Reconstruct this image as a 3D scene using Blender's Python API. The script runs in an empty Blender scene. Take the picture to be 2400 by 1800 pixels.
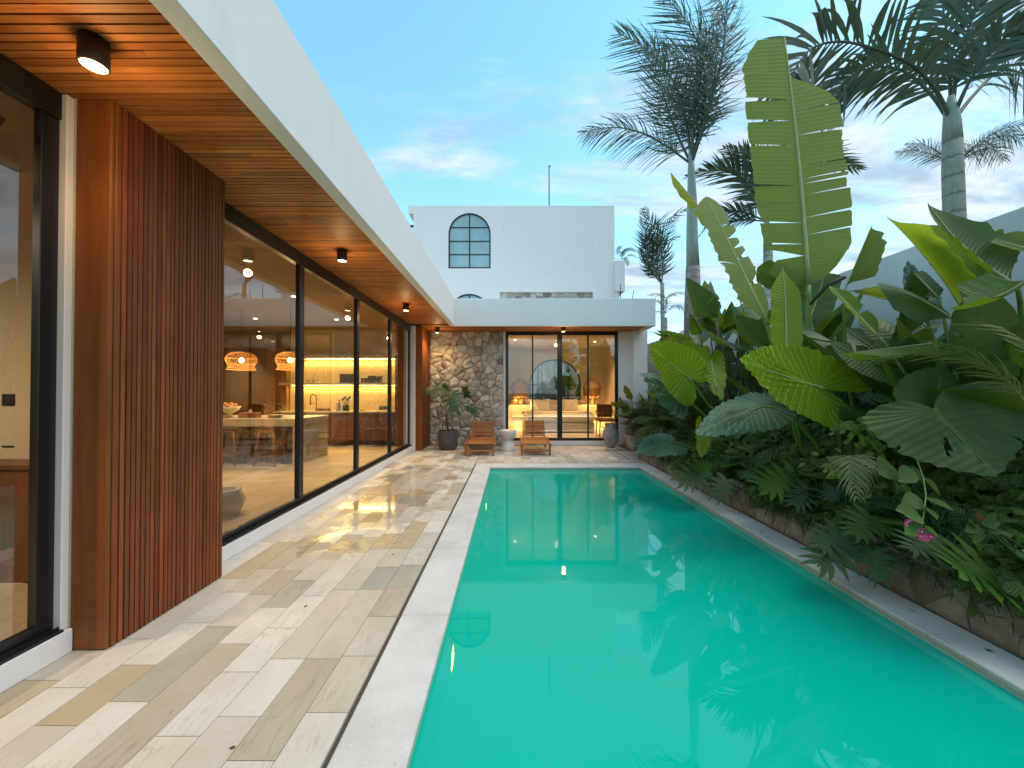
import bpy, math, random
from mathutils import Vector, Matrix
R = random.Random(7)
rad = math.radians
scene = bpy.context.scene
COL = scene.collection

# ------------------------------------------------------------------ camera
F, CX, VH, CAMH = 902.0, 1199.0, 920.0, 1.3        # focal length etc. in photo pixels
TILT = rad(0.63)
cam = bpy.data.cameras.new('camera')
cam.sensor_width = 36.0
cam.lens = 36.0 * F / 2400.0
cam.clip_start, cam.clip_end = 0.05, 3000
VP = VH - F * math.tan(TILT)
cam.shift_y = (VP - 900.0) / 2400.0
cam.shift_x = 1.0 / 2400.0
camo = bpy.data.objects.new('camera', cam)
camo.location = (0, 0, CAMH)
camo.rotation_euler = (rad(90) + TILT, 0, 0)
COL.objects.link(camo)
scene.camera = camo

# ------------------------------------------------------------------ sky
w = bpy.data.worlds.new('World')
scene.world = w
w.use_nodes = True
nt = w.node_tree
N = nt.nodes
for n in list(N): N.remove(n)
def wn(t, **k):
    n = N.new(t)
    for a, b in k.items(): setattr(n, a, b)
    return n
def wl(a, b): nt.links.new(a, b)
SUN_EL, SUN_AZ = rad(63), rad(100)
sky = wn('ShaderNodeTexSky', sky_type='NISHITA')
sky.sun_disc = False
sky.sun_elevation = SUN_EL
sky.sun_rotation = SUN_AZ
sky.air_density = 1.0
sky.dust_density = 0.3
sky.ozone_density = 1.6
geo = wn('ShaderNodeTexCoord')
sep = wn('ShaderNodeSeparateXYZ'); wl(geo.outputs['Generated'], sep.inputs[0])
def wm(op, a, b=None, c=None, clamp=False):
    n = wn('ShaderNodeMath', operation=op, use_clamp=clamp)
    for i, x in enumerate((a, b, c)):
        if x is None: continue
        if isinstance(x, (int, float)): n.inputs[i].default_value = x
        else: wl(x, n.inputs[i])
    return n.outputs[0]
den = wm('ADD', wm('MAXIMUM', sep.outputs[2], 0.0), 0.16)
px = wm('DIVIDE', sep.outputs[0], den)
py = wm('DIVIDE', sep.outputs[1], den)
comb = wn('ShaderNodeCombineXYZ'); wl(px, comb.inputs[0]); wl(py, comb.inputs[1])
mp = wn('ShaderNodeMapping'); wl(comb.outputs[0], mp.inputs[0])
mp.inputs['Rotation'].default_value = (0, 0, rad(-28))
mp.inputs['Scale'].default_value = (0.55, 1.5, 1)
mp.inputs['Location'].default_value = (3.1, 1.7, 0)
n1 = wn('ShaderNodeTexNoise'); wl(mp.outputs[0], n1.inputs['Vector'])
n1.inputs['Scale'].default_value = 1.5; n1.inputs['Detail'].default_value = 9
n1.inputs['Roughness'].default_value = 0.62; n1.inputs['Distortion'].default_value = 0.55
n2 = wn('ShaderNodeTexNoise'); wl(comb.outputs[0], n2.inputs['Vector'])
n2.inputs['Scale'].default_value = 0.55; n2.inputs['Detail'].default_value = 3
# cloud cover grows to the right-hand side of the view
side = wm('MULTIPLY', wm('ADD', sep.outputs[0], 0.10), 0.42)
cov = wm('ADD', wm('MULTIPLY', n2.outputs['Fac'], 0.55), side)
cm = wm('ADD', wm('SUBTRACT', wm('MULTIPLY', n1.outputs['Fac'], 2.1), 0.50), cov)
mr = wn('ShaderNodeMapRange'); wl(cm, mr.inputs[0])
mr.inputs[1].default_value = 0.74; mr.inputs[2].default_value = 1.30
mr.inputs[3].default_value = 0.0; mr.inputs[4].default_value = 0.9
mr.interpolation_type = 'SMOOTHSTEP'
# cloud tone, lighter and darker wisps
ctn = wn('ShaderNodeTexNoise'); wl(mp.outputs[0], ctn.inputs['Vector'])
ctn.inputs['Scale'].default_value = 3.6; ctn.inputs['Detail'].default_value = 9; ctn.inputs['Roughness'].default_value = 0.62; ctn.inputs['Distortion'].default_value = 0.6
cr = wn('ShaderNodeValToRGB'); wl(ctn.outputs['Fac'], cr.inputs[0])
cr.color_ramp.elements[0].position = 0.40; cr.color_ramp.elements[0].color = (2.3, 2.95, 3.7, 1)
cr.color_ramp.elements[1].position = 0.60; cr.color_ramp.elements[1].color = (4.7, 5.0, 5.4, 1)
# haze towards the horizon
hz = wm('POWER', wm('SUBTRACT', 1.0, wm('MAXIMUM', sep.outputs[2], 0.0), clamp=True), 3.6)
hz = wm('MULTIPLY', hz, 0.92)
grade = wn('ShaderNodeMix', data_type='RGBA', blend_type='MULTIPLY'); grade.inputs[0].default_value = 1
wl(sky.outputs[0], grade.inputs[6]); grade.inputs[7].default_value = (1.40, 2.05, 1.72, 1)
mh = wn('ShaderNodeMix', data_type='RGBA'); wl(hz, mh.inputs[0]); wl(grade.outputs[2], mh.inputs[6])
mh.inputs[7].default_value = (2.9, 4.3, 5.0, 1)
mx = wn('ShaderNodeMix', data_type='RGBA'); wl(mr.outputs[0], mx.inputs[0]); wl(mh.outputs[2], mx.inputs[6]); wl(cr.outputs[0], mx.inputs[7])
bg = wn('ShaderNodeBackground'); wl(mx.outputs[2], bg.inputs[0]); bg.inputs[1].default_value = 0.15
wo = wn('ShaderNodeOutputWorld'); wl(bg.outputs[0], wo.inputs[0])

# ------------------------------------------------------------------ sun (soft, behind thin cloud)
sl = bpy.data.lights.new('sun', 'SUN'); sl.energy = 1.5; sl.angle = rad(45); sl.color = (1.0, 0.93, 0.86)
so = bpy.data.objects.new('sun', sl); COL.objects.link(so)
sd = Vector((math.sin(SUN_AZ) * math.cos(SUN_EL), math.cos(SUN_AZ) * math.cos(SUN_EL), math.sin(SUN_EL)))
so.rotation_euler = sd.to_track_quat('Z', 'Y').to_euler(); so.location = (0, -5, 12)

vs = scene.view_settings
vs.view_transform = 'Standard'; vs.look = 'None'; vs.gamma = 1; vs.use_curve_mapping = False
vs.exposure = 0.45
scene.cycles.max_bounces = 8
scene.cycles.transparent_max_bounces = 16
scene.cycles.sample_clamp_indirect = 4
scene.cycles.caustics_reflective = False
scene.cycles.caustics_refractive = False
scene.cycles.use_denoising = True

def at(u, v, Y):
    """photo pixel (2400 x 1800) at distance Y -> world point"""
    dx = (u - CX) / F; dy = (VP - v) / F
    d = Vector((dx, math.cos(TILT) - dy * math.sin(TILT), math.sin(TILT) + dy * math.cos(TILT)))
    d *= Y / d.y
    return Vector((d.x, d.y, d.z + CAMH))

# ------------------------------------------------------------------ helpers
def mesh(name, verts, faces, smooth=False, uv=None, mi=None):
    me = bpy.data.meshes.new(name)
    me.from_pydata([tuple(v) for v in verts], [], faces)
    if smooth: me.polygons.foreach_set('use_smooth', [True] * len(me.polygons))
    if uv:
        l = me.uv_layers.new(name='UVMap')
        buf = [0.0] * (2 * len(me.loops))
        for i, lp in enumerate(me.loops):
            buf[2*i], buf[2*i+1] = uv[lp.vertex_index]
        l.data.foreach_set('uv', buf)
    if mi: me.polygons.foreach_set('material_index', mi)
    me.update()
    return me
def link(name, me, mat=None, parent=None, loc=None, rot=None, scale=None):
    o = bpy.data.objects.new(name, me)
    if mat is not None and me is not None and len(me.materials) == 0:
        for m in (mat if isinstance(mat, (list, tuple)) else [mat]): me.materials.append(m)
    if loc is not None: o.location = loc
    if rot is not None: o.rotation_euler = rot
    if scale is not None: o.scale = scale
    if parent is not None: o.parent = parent
    COL.objects.link(o)
    return o
def tag(o, label=None, cat=None, group=None, kind=None):
    if label: o['label'] = label
    if cat: o['category'] = cat
    if group: o['group'] = group
    if kind: o['kind'] = kind
    return o
def thing(name, loc, label, cat, group=None, rz=0):
    o = bpy.data.objects.new(name, None)
    o.empty_display_size = 0.1
    o.location = loc; o.rotation_euler = (0, 0, rz)
    COL.objects.link(o)
    return tag(o, label, cat, group)
def copy_tree(o, parent=None, **k):
    c = o.copy(); COL.objects.link(c)
    if parent is not None: c.parent = parent
    for ch in list(o.children): copy_tree(ch, c)
    return c

class MB:
    """collects simple shapes into one mesh"""
    def __init__(s): s.v = []; s.f = []; s.m = []; s.uv = []; s.cm = 0; s.M = None
    def add(s, vs, fs, uv=None):
        b = len(s.v)
        if s.M is not None: vs = [s.M @ Vector(v) for v in vs]
        s.v += [tuple(v) for v in vs]
        s.f += [tuple(i + b for i in f) for f in fs]
        s.m += [s.cm] * len(fs)
        s.uv += (uv if uv else [(0, 0)] * len(vs))
        return s
    def box(s, x0, x1, y0, y1, z0, z1, bev=0):
        if bev <= 0:
            return s.add([(x0,y0,z0),(x1,y0,z0),(x1,y1,z0),(x0,y1,z0),(x0,y0,z1),(x1,y0,z1),(x1,y1,z1),(x0,y1,z1)],
                         [(0,3,2,1),(4,5,6,7),(0,1,5,4),(1,2,6,5),(2,3,7,6),(3,0,4,7)])
        b = min(bev, (x1-x0)/2.01, (y1-y0)/2.01, (z1-z0)/2.01)
        vs, idx = [], {}
        X, Y_, Z = (x0, x1), (y0, y1), (z0, z1); sg = (1, -1)
        for i in (0,1):
            for j in (0,1):
                for k in (0,1):
                    for a in range(3):
                        p = [X[i]+sg[i]*b, Y_[j]+sg[j]*b, Z[k]+sg[k]*b]
                        p[a] = (X[i], Y_[j], Z[k])[a]
                        idx[(i,j,k,a)] = len(vs); vs.append(tuple(p))
        g = lambda i,j,k,a: idx[(i,j,k,a)]
        fs = []
        for i in (0,1):
            q = [g(i,0,0,0), g(i,1,0,0), g(i,1,1,0), g(i,0,1,0)]; fs.append(q if i else q[::-1])
            q = [g(0,i,0,1), g(0,i,1,1), g(1,i,1,1), g(1,i,0,1)]; fs.append(q if i else q[::-1])
            q = [g(0,0,i,2), g(1,0,i,2), g(1,1,i,2), g(0,1,i,2)]; fs.append(q if i else q[::-1])
        for i in (0,1):
            for j in (0,1):
                q = [g(i,j,0,0), g(i,j,0,1), g(i,j,1,1), g(i,j,1,0)]; fs.append(q if i != j else q[::-1])
                q = [g(i,0,j,0), g(i,0,j,2), g(i,1,j,2), g(i,1,j,0)]; fs.append(q if i == j else q[::-1])
                q = [g(0,i,j,1), g(0,i,j,2), g(1,i,j,2), g(1,i,j,1)]; fs.append(q if i != j else q[::-1])
                for k in (0,1):
                    q = [g(i,j,k,0), g(i,j,k,1), g(i,j,k,2)]
                    fs.append(q if (i+j+k) % 2 == 1 else q[::-1])
        return s.add(vs, [tuple(f) for f in fs])
    def tube(s, pts, rs, n=8, cap=True):
        pts = [Vector(p) for p in pts]
        if isinstance(rs, (int, float)): rs = [rs] * len(pts)
        vs, uv = [], []
        up = Vector((0.13, 0.21, 1)).normalized()
        prev = None
        for i, p in enumerate(pts):
            t = (pts[min(i+1, len(pts)-1)] - pts[max(i-1, 0)])
            if t.length < 1e-9: t = Vector((0, 0, 1))
            t.normalize()
            if prev is None:
                a = up.cross(t)
                if a.length < 0.1: a = Vector((1, 0, 0)).cross(t)
            else: a = prev - t * prev.dot(t)
            a.normalize(); prev = a
            b = t.cross(a)
            for k in range(n):
                th = 2*math.pi*k/n
                vs.append(p + (a*math.cos(th) + b*math.sin(th)) * rs[i]); uv.append((k/n, i/max(1, len(pts)-1)))
        fs = []
        for i in range(len(pts)-1):
            for k in range(n):
                fs.append((i*n+k, i*n+(k+1) % n, (i+1)*n+(k+1) % n, (i+1)*n+k))
        if cap:
            fs.append(tuple(range(n))[::-1]); fs.append(tuple((len(pts)-1)*n+k for k in range(n)))
        return s.add(vs, fs, uv)
    def lathe(s, prof, n=24, c=(0,0,0), cap=True):
        vs, fs, uv = [], [], []
        for i, (r, z) in enumerate(prof):
            for k in range(n):
                th = 2*math.pi*k/n
                vs.append((c[0]+r*math.cos(th), c[1]+r*math.sin(th), c[2]+z)); uv.append((k/n, i/max(1, len(prof)-1)))
        for i in range(len(prof)-1):
            for k in range(n):
                fs.append((i*n+k, i*n+(k+1) % n, (i+1)*n+(k+1) % n, (i+1)*n+k))
        if cap:
            fs.append(tuple(range(n))[::-1]); fs.append(tuple((len(prof)-1)*n+k for k in range(n)))
        return s.add(vs, fs, uv)
    def quad(s, a, b, c, d): return s.add([a, b, c, d], [(0, 1, 2, 3)])
    def mesh(s, name, smooth=False): return mesh(name, s.v, s.f, smooth, s.uv, s.m if any(s.m) else None)
    def build(s, name, mat, parent=None, smooth=False, **k): return link(name, s.mesh(name, smooth), mat, parent, **k)
def BX(name, mat, parent, x0, x1, y0, y1, z0, z1, bev=0, **k):
    return MB().box(x0, x1, y0, y1, z0, z1, bev).build(name, mat, parent, **k)

# ------------------------------------------------------------------ materials
class Mat:
    def __init__(s, name):
        s.m = bpy.data.materials.new(name); s.m.use_nodes = True
        s.t = s.m.node_tree; s.n = s.t.nodes
        for x in list(s.n): s.n.remove(x)
        s.out = s.n.new('ShaderNodeOutputMaterial')
    def N(s, t, ins=None, **k):
        x = s.n.new(t)
        for a, b in k.items(): setattr(x, a, b)
        for a, b in (ins or {}).items(): s.set(x, a, b)
        return x
    def set(s, x, a, b):
        if hasattr(b, 'is_output') or isinstance(b, bpy.types.NodeSocket): s.t.links.new(b, x.inputs[a])
        else: x.inputs[a].default_value = b
    def math(s, op, a, b=None, c=None, clamp=False):
        x = s.N('ShaderNodeMath', operation=op, use_clamp=clamp)
        for i, q in enumerate((a, b, c)):
            if q is not None: s.set(x, i, q)
        return x.outputs[0]
    def pos(s): return s.N('ShaderNodeNewGeometry').outputs['Position']
    def rnd(s): return s.N('ShaderNodeObjectInfo').outputs['Random']
    def map(s, v, scale=(1,1,1), rot=(0,0,0), loc=(0,0,0)):
        return s.N('ShaderNodeMapping', {'Vector': v, 'Scale': scale, 'Rotation': rot, 'Location': loc}).outputs[0]
    def noise(s, v=None, scale=5, detail=4, rough=0.55, dist=0, out='Fac', dim='3D', w=None):
        x = s.N('ShaderNodeTexNoise', noise_dimensions=dim)
        if v is not None: s.set(x, 'Vector', v)
        if w is not None: s.set(x, 'W', w)
        x.inputs['Scale'].default_value = scale; x.inputs['Detail'].default_value = detail
        x.inputs['Roughness'].default_value = rough; x.inputs['Distortion'].default_value = dist
        return x.outputs[out]
    def ramp(s, f, pts, interp='LINEAR'):
        x = s.N('ShaderNodeValToRGB', {0: f}); cr = x.color_ramp; cr.interpolation = interp
        while len(cr.elements) > 1: cr.elements.remove(cr.elements[-1])
        for i, (p, c) in enumerate(pts):
            e = cr.elements[0] if i == 0 else cr.elements.new(p)
            e.position = p; e.color = (c[0], c[1], c[2], 1) if not isinstance(c, (int, float)) else (c, c, c, 1)
        return x.outputs[0]
    def rng(s, f, a, b, c=0.0, d=1.0):
        return s.N('ShaderNodeMapRange', {0: f, 1: a, 2: b, 3: c, 4: d}, interpolation_type='SMOOTHSTEP').outputs[0]
    def mix(s, f, a, b, mode='MIX'):
        x = s.N('ShaderNodeMix', data_type='RGBA', blend_type=mode)
        s.set(x, 0, f)
        s.set(x, 6, a if not isinstance(a, tuple) else (*a[:3], 1)); s.set(x, 7, b if not isinstance(b, tuple) else (*b[:3], 1))
        return x.outputs[2]
    def bump(s, h, strength=0.3, dist=0.01, normal=None):
        x = s.N('ShaderNodeBump', {'Height': h, 'Strength': strength, 'Distance': dist})
        if normal is not None: s.set(x, 'Normal', normal)
        return x.outputs[0]
    def pbr(s, color, rough=0.5, normal=None, metal=0.0, spec=0.5, **k):
        x = s.N('ShaderNodeBsdfPrincipled')
        s.set(x, 'Base Color', color if not isinstance(color, tuple) else (*color[:3], 1))
        s.set(x, 'Roughness', rough); s.set(x, 'Metallic', metal); s.set(x, 'Specular IOR Level', spec)
        if normal is not None: s.set(x, 'Normal', normal)
        for a, b in k.items(): s.set(x, a.replace('_', ' '), b)
        return x.outputs[0]
    def end(s, sh): s.t.links.new(sh, s.out.inputs[0]); return s.m

def plaster(name, col, bump=0.25, dirt=0.12, warm=(0.55, 0.5, 0.42)):
    m = Mat(name); p = m.pos()
    a = m.noise(p, 1.3, 6, 0.6); b = m.noise(p, 38, 5, 0.6); c = m.noise(m.map(p, (3, 3, 0.5)), 1.8, 5, 0.65)
    col2 = m.mix(m.rng(c, 0.52, 0.8, 0, dirt), col, tuple(x*y for x, y in zip(col, (0.72, 0.7, 0.66))))
    col2 = m.mix(m.rng(a, 0.3, 0.7, 0, 0.35), col2, tuple(x*0.93 for x in col))
    h = m.math('ADD', m.math('MULTIPLY', a, 1.5), m.math('MULTIPLY', b, 0.35))
    d = m.noise(m.map(p, (1, 1, 2.5)), 9, 4, 0.7, 0.6)
    h = m.math('ADD', h, m.math('MULTIPLY', d, 0.5))
    return m.end(m.pbr(col2, 0.75, m.bump(h, bump, 0.012), spec=0.25))
M = {}
M['white'] = plaster('white_plaster', (0.82, 0.78, 0.76), 0.22, 0.28)
M['white_tower'] = plaster('white_tower_plaster', (0.85, 0.80, 0.775), 0.9, 0.25)
M['white_wall'] = plaster('garden_wall_plaster', (0.72, 0.69, 0.66), 0.3, 0.6)
M['concrete_raw'] = plaster('raw_concrete', (0.36, 0.35, 0.33), 0.5, 0.6)
M['beige'] = plaster('beige_plaster', (0.62, 0.54, 0.42), 0.2, 0.1)
M['beige2'] = plaster('sand_plaster', (0.60, 0.50, 0.35), 0.25, 0.2)
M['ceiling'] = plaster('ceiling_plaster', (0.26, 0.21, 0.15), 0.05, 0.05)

def wood(name, c1, c2, axis='x', scale=1.0, rough=0.4, var=0.35, bump=0.25, spec=0.4):
    m = Mat(name); p = m.pos(); r = m.rnd()
    off = m.N('ShaderNodeCombineXYZ', {0: m.math('MULTIPLY', r, 37.0), 1: m.math('MULTIPLY', r, 91.0), 2: m.math('MULTIPLY', r, 53.0)}).outputs[0]
    v = m.N('ShaderNodeVectorMath', {0: p, 1: off}, operation='ADD').outputs[0]
    sc = {'x': (1.2, 22, 22), 'y': (22, 1.2, 22), 'z': (22, 22, 1.2)}[axis]
    v = m.map(v, tuple(q*scale for q in sc))
    g = m.noise(v, 1.6, 7, 0.62, 0.8); g2 = m.noise(v, 6.5, 3, 0.5)
    col = m.mix(m.rng(g, 0.3, 0.72), c1, c2)
    col = m.mix(m.rng(g2, 0.55, 0.8, 0, 0.35), col, tuple(x*0.45 for x in c1))
    tone = m.math('ADD', 1.0 - var, m.math('MULTIPLY', r, 2*var))
    col = m.mix(1.0, col, m.N('ShaderNodeCombineColor', {0: tone, 1: tone, 2: tone}).outputs[0], 'MULTIPLY')
    blot = m.noise(p, 2.2, 3); col = m.mix(m.rng(blot, 0.35, 0.75, 0, 0.3), col, tuple(x*0.6 for x in c1))
    h = m.math('ADD', g, m.math('MULTIPLY', g2, 0.5))
    return m.end(m.pbr(col, m.math('ADD', rough, m.math('MULTIPLY', g, 0.12)), m.bump(h, bump, 0.003), spec=spec))
M['soffit'] = wood('soffit_teak', (0.35, 0.105, 0.022), (0.54, 0.20, 0.045), 'x', 1.0, 0.45, 0.34)
M['slat'] = wood('slat_merbau', (0.175, 0.044, 0.014), (0.28, 0.078, 0.022), 'z', 1.0, 0.5, 0.30, 0.35, 0.3)
M['post'] = wood('post_merbau', (0.19, 0.058, 0.013), (0.27, 0.088, 0.02), 'z', 0.7, 0.5, 0.05, 0.25, 0.25)
M['darkgap'] = Mat('dark_backing'); M['darkgap'] = M['darkgap'].end(M['darkgap'].pbr((0.035, 0.013, 0.006), 0.8))
M['lounger_wood'] = wood('lounger_teak', (0.33, 0.10, 0.02), (0.52, 0.20, 0.04), 'x', 1.5, 0.45, 0.3)
M['stool_wood'] = wood('stool_teak', (0.20, 0.09, 0.03), (0.30, 0.14, 0.05), 'z', 1.2, 0.45, 0.15)
M['cab_wood'] = wood('cabinet_wood', (0.11, 0.042, 0.014), (0.19, 0.078, 0.026), 'z', 0.6, 0.3, 0.1)

def flat(name, col, rough=0.5, metal=0.0, spec=0.5, nz=0.0, **k):
    m = Mat(name)
    nr = m.bump(m.noise(m.pos(), 60, 3), nz, 0.003) if nz else None
    return m.end(m.pbr(col, rough, nr, metal, spec, **k))
def mottle(name, c1, c2, scale=6, rough=0.6, bump=0.2, fine=60, spec=0.4, detail=6):
    m = Mat(name); p = m.pos()
    a = m.noise(p, scale, detail, 0.62, 0.4); b = m.noise(p, fine, 4, 0.6)
    col = m.mix(m.rng(a, 0.3, 0.7), c1, c2)
    col = m.mix(m.rng(b, 0.58, 0.75, 0, 0.3), col, tuple(x*0.6 for x in c1))
    h = m.math('ADD', a, m.math('MULTIPLY', b, 0.4))
    return m.end(m.pbr(col, rough, m.bump(h, bump, 0.006), spec=spec))
M['black'] = flat('black_aluminium', (0.012, 0.012, 0.013), 0.32, 0.0, 0.5, 0.03)
M['blacksoft'] = flat('black_plastic', (0.02, 0.018, 0.017), 0.5)
M['brown_metal'] = flat('bronze_metal', (0.05, 0.028, 0.018), 0.42, 0.3)
M['steel'] = flat('brushed_steel', (0.45, 0.45, 0.44), 0.3, 0.9)
M['linen'] = mottle('white_linen', (0.74, 0.73, 0.72), (0.66, 0.64, 0.62), 12, 0.85, 0.4)
M['throw'] = mottle('cream_throw', (0.62, 0.52, 0.36), (0.52, 0.42, 0.28), 30, 0.9, 0.5)
M['cushion'] = mottle('sand_cushion', (0.46, 0.39, 0.29), (0.38, 0.32, 0.23), 30, 0.9, 0.5)
M['marble'] = mottle('pale_marble', (0.66, 0.64, 0.58), (0.52, 0.49, 0.42), 3, 0.25, 0.05, 25)
M['worktop'] = mottle('stone_worktop', (0.46, 0.42, 0.35), (0.36, 0.32, 0.26), 5, 0.3, 0.05)
M['terrazzo'] = mottle('white_terrazzo', (0.74, 0.72, 0.68), (0.62, 0.60, 0.55), 8, 0.45, 0.1, 90)
M['pot'] = mottle('dark_concrete', (0.065, 0.06, 0.058), (0.10, 0.094, 0.09), 7, 0.75, 0.25)
M['urn'] = mottle('weathered_clay', (0.26, 0.22, 0.20), (0.48, 0.44, 0.41), 9, 0.85, 0.6, 40)
M['soil'] = mottle('dark_soil', (0.015, 0.011, 0.008), (0.035, 0.026, 0.018), 9, 0.95, 0.8)
M['ground'] = mottle('garden_ground', (0.05, 0.06, 0.025), (0.10, 0.09, 0.05), 0.6, 0.95, 0.5)
M['clay'] = mottle('brown_clay', (0.26, 0.15, 0.06), (0.36, 0.22, 0.1), 14, 0.6, 0.2)
M['ceramic'] = flat('cream_ceramic', (0.60, 0.55, 0.42), 0.35)
M['fruit'] = mottle('fruit', (0.5, 0.14, 0.06), (0.55, 0.38, 0.1), 20, 0.4, 0.05)
M['slab'] = mottle('grey_slab', (0.27, 0.25, 0.24), (0.36, 0.34, 0.32), 6, 0.6, 0.2)

def emis(name, col, s):
    m = Mat(name); return m.end(m.N('ShaderNodeEmission', {0: (*col, 1), 1: s}).outputs[0])
M['lamp'] = emis('lamp_glow', (1.0, 0.72, 0.36), 22)
M['lampcool'] = emis('downlight_glow', (1.0, 0.85, 0.62), 8)
M['led'] = emis('led_strip_glow', (1.0, 0.66, 0.15), 9)
M['poolled'] = emis('pool_lamp_glow', (1.0, 0.75, 0.08), 22)

def glass(name, ior=2.15, tint=(0.93, 0.94, 0.93), wav=0.03):
    m = Mat(name); p = m.pos()
    nrm = m.bump(m.noise(p, 1.1, 2), wav, 0.02)
    fr = m.N('ShaderNodeFresnel', {'IOR': ior, 'Normal': nrm}).outputs[0]
    tr = m.N('ShaderNodeBsdfTransparent', {0: (*tint, 1)}).outputs[0]
    gl = m.N('ShaderNodeBsdfGlossy', {'Roughness': 0.004, 'Normal': nrm, 'Color': (0.95, 0.95, 0.97, 1)}).outputs[0]
    return m.end(m.N('ShaderNodeMixShader', {0: fr, 1: tr, 2: gl}).outputs[0])
M['glass'] = glass('window_glass')
M['glass_small'] = glass('tower_window_glass', 1.9, (0.35, 0.5, 0.52))
M['wineglass'] = glass('clear_glass', 1.5, (0.9, 0.9, 0.88))
def frosted():
    m = Mat('frosted_blue_glass'); p = m.pos()
    a = m.noise(m.map(p, (1, 1, 0.6)), 1.2, 4)
    col = m.mix(m.rng(a, 0.3, 0.7), (0.24, 0.38, 0.40), (0.34, 0.50, 0.52))
    return m.end(m.pbr(col, 0.18, spec=0.7))
M['frosted'] = frosted()
def tilemat(name, wet=True, tint=(1, 1, 1), pal=None):
    m = Mat(name); p = m.pos(); r = m.rnd()
    pal = pal or [(0.0, (0.56, 0.50, 0.415)), (0.12, (0.64, 0.59, 0.515)), (0.30, (0.46, 0.395, 0.295)), (0.44, (0.60, 0.545, 0.455)),
                  (0.56, (0.48, 0.385, 0.25)), (0.65, (0.66, 0.61, 0.54)), (0.78, (0.42, 0.39, 0.31)), (0.87, (0.55, 0.485, 0.39)), (0.95, (0.38, 0.37, 0.32)), (0.98, (0.29, 0.29, 0.275))]
    base = m.ramp(r, pal, 'CONSTANT')
    base = m.mix(1.0, base, tint, 'MULTIPLY')
    off = m.N('ShaderNodeCombineXYZ', {0: m.math('MULTIPLY', r, 71.0), 1: m.math('MULTIPLY', r, 37.0), 2: 0.0}).outputs[0]
    v = m.N('ShaderNodeVectorMath', {0: p, 1: off}, operation='ADD').outputs[0]
    big = m.noise(v, 3.0, 5, 0.6, 0.5)
    # wavy veins of travertine
    vn = m.noise(m.map(v, (5.5, 0.9, 1)), 1.0, 5, 0.55, 2.2)
    vein = m.math('ABSOLUTE', m.math('SUBTRACT', m.math('FRACT', m.math('MULTIPLY', vn, 7.0)), 0.5))
    vmask = m.math('MULTIPLY', m.rng(vein, 0.0, 0.13, 1, 0), m.rng(m.noise(v, 2.1, 3), 0.44, 0.6))
    sp = m.noise(v, 150, 3, 0.7); sp2 = m.noise(v, 42, 5, 0.7)
    col = m.mix(m.rng(big, 0.32, 0.7, 0, 0.55), base, m.mix(1.0, base, (0.80, 0.77, 0.70), 'MULTIPLY'))
    col = m.mix(m.math('MULTIPLY', vmask, 0.5), col, m.mix(1.0, base, (0.55, 0.50, 0.40), 'MULTIPLY'))
    col = m.mix(m.rng(sp, 0.56, 0.70, 0, 0.5), col, m.mix(1.0, base, (0.6, 0.55, 0.45), 'MULTIPLY'))
    col = m.mix(m.rng(sp2, 0.58, 0.72, 0, 0.6), col, (0.33, 0.28, 0.20))
    h = m.math('ADD', m.math('MULTIPLY', sp2, 0.6), m.math('MULTIPLY', vmask, -0.5))
    if wet:
        sx = m.N('ShaderNodeSeparateXYZ', {0: p})
        X, Y = sx.outputs[0], sx.outputs[1]
        # shallow film of water that lies on the far half of the deck
        a = m.math('DIVIDE', m.math('ADD', X, 1.42), 0.70); b = m.math('DIVIDE', m.math('SUBTRACT', Y, 5.1), 2.3)
        d = m.math('ADD', m.math('MULTIPLY', a, a), m.math('MULTIPLY', b, b))
        n = m.noise(p, 2.6, 5, 0.6, 0.4)
        wetf = m.rng(m.math('ADD', m.math('MULTIPLY', d, -0.55), m.math('MULTIPLY', n, 1.7)), 0.36, 0.62)
        col = m.mix(m.math('MULTIPLY', wetf, 0.75), col, m.mix(1.0, col, (0.93, 0.88, 0.79), 'MULTIPLY'))
        rough = m.mix(wetf, (0.42, 0.42, 0.42), (0.035, 0.035, 0.035))
        rough = m.N('ShaderNodeSeparateColor', {0: rough}).outputs[0]
        rough = m.math('ADD', rough, m.math('MULTIPLY', m.rng(big, 0.2, 0.8), 0.06))
        bs = m.math('SUBTRACT', 0.3, m.math('MULTIPLY', wetf, 0.27))
        nrm = m.bump(h, 0.3, 0.002); nb = nrm.node; m.set(nb, 'Strength', bs)
        return m.end(m.pbr(col, rough, nrm, spec=m.math('ADD', 0.35, m.math('MULTIPLY', wetf, 0.5))))
    return m.end(m.pbr(col, 0.5, m.bump(h, 0.35, 0.002), spec=0.35))
M['tile'] = tilemat('deck_travertine')
M['tile2'] = tilemat('terrace_travertine', False, (1, 1, 1),
    [(0, (0.60, 0.54, 0.46)), (0.3, (0.52, 0.46, 0.385)), (0.55, (0.66, 0.60, 0.52)), (0.75, (0.46, 0.40, 0.33)), (0.9, (0.55, 0.50, 0.43))])
M['floor'] = tilemat('indoor_marble', False, (1, 1, 1), [(0, (0.52, 0.44, 0.32)), (0.4, (0.58, 0.50, 0.38)), (0.75, (0.46, 0.38, 0.27))])
M['joint'] = mottle('joint_mortar', (0.17, 0.14, 0.10), (0.24, 0.20, 0.15), 10, 0.9, 0.3)
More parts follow.
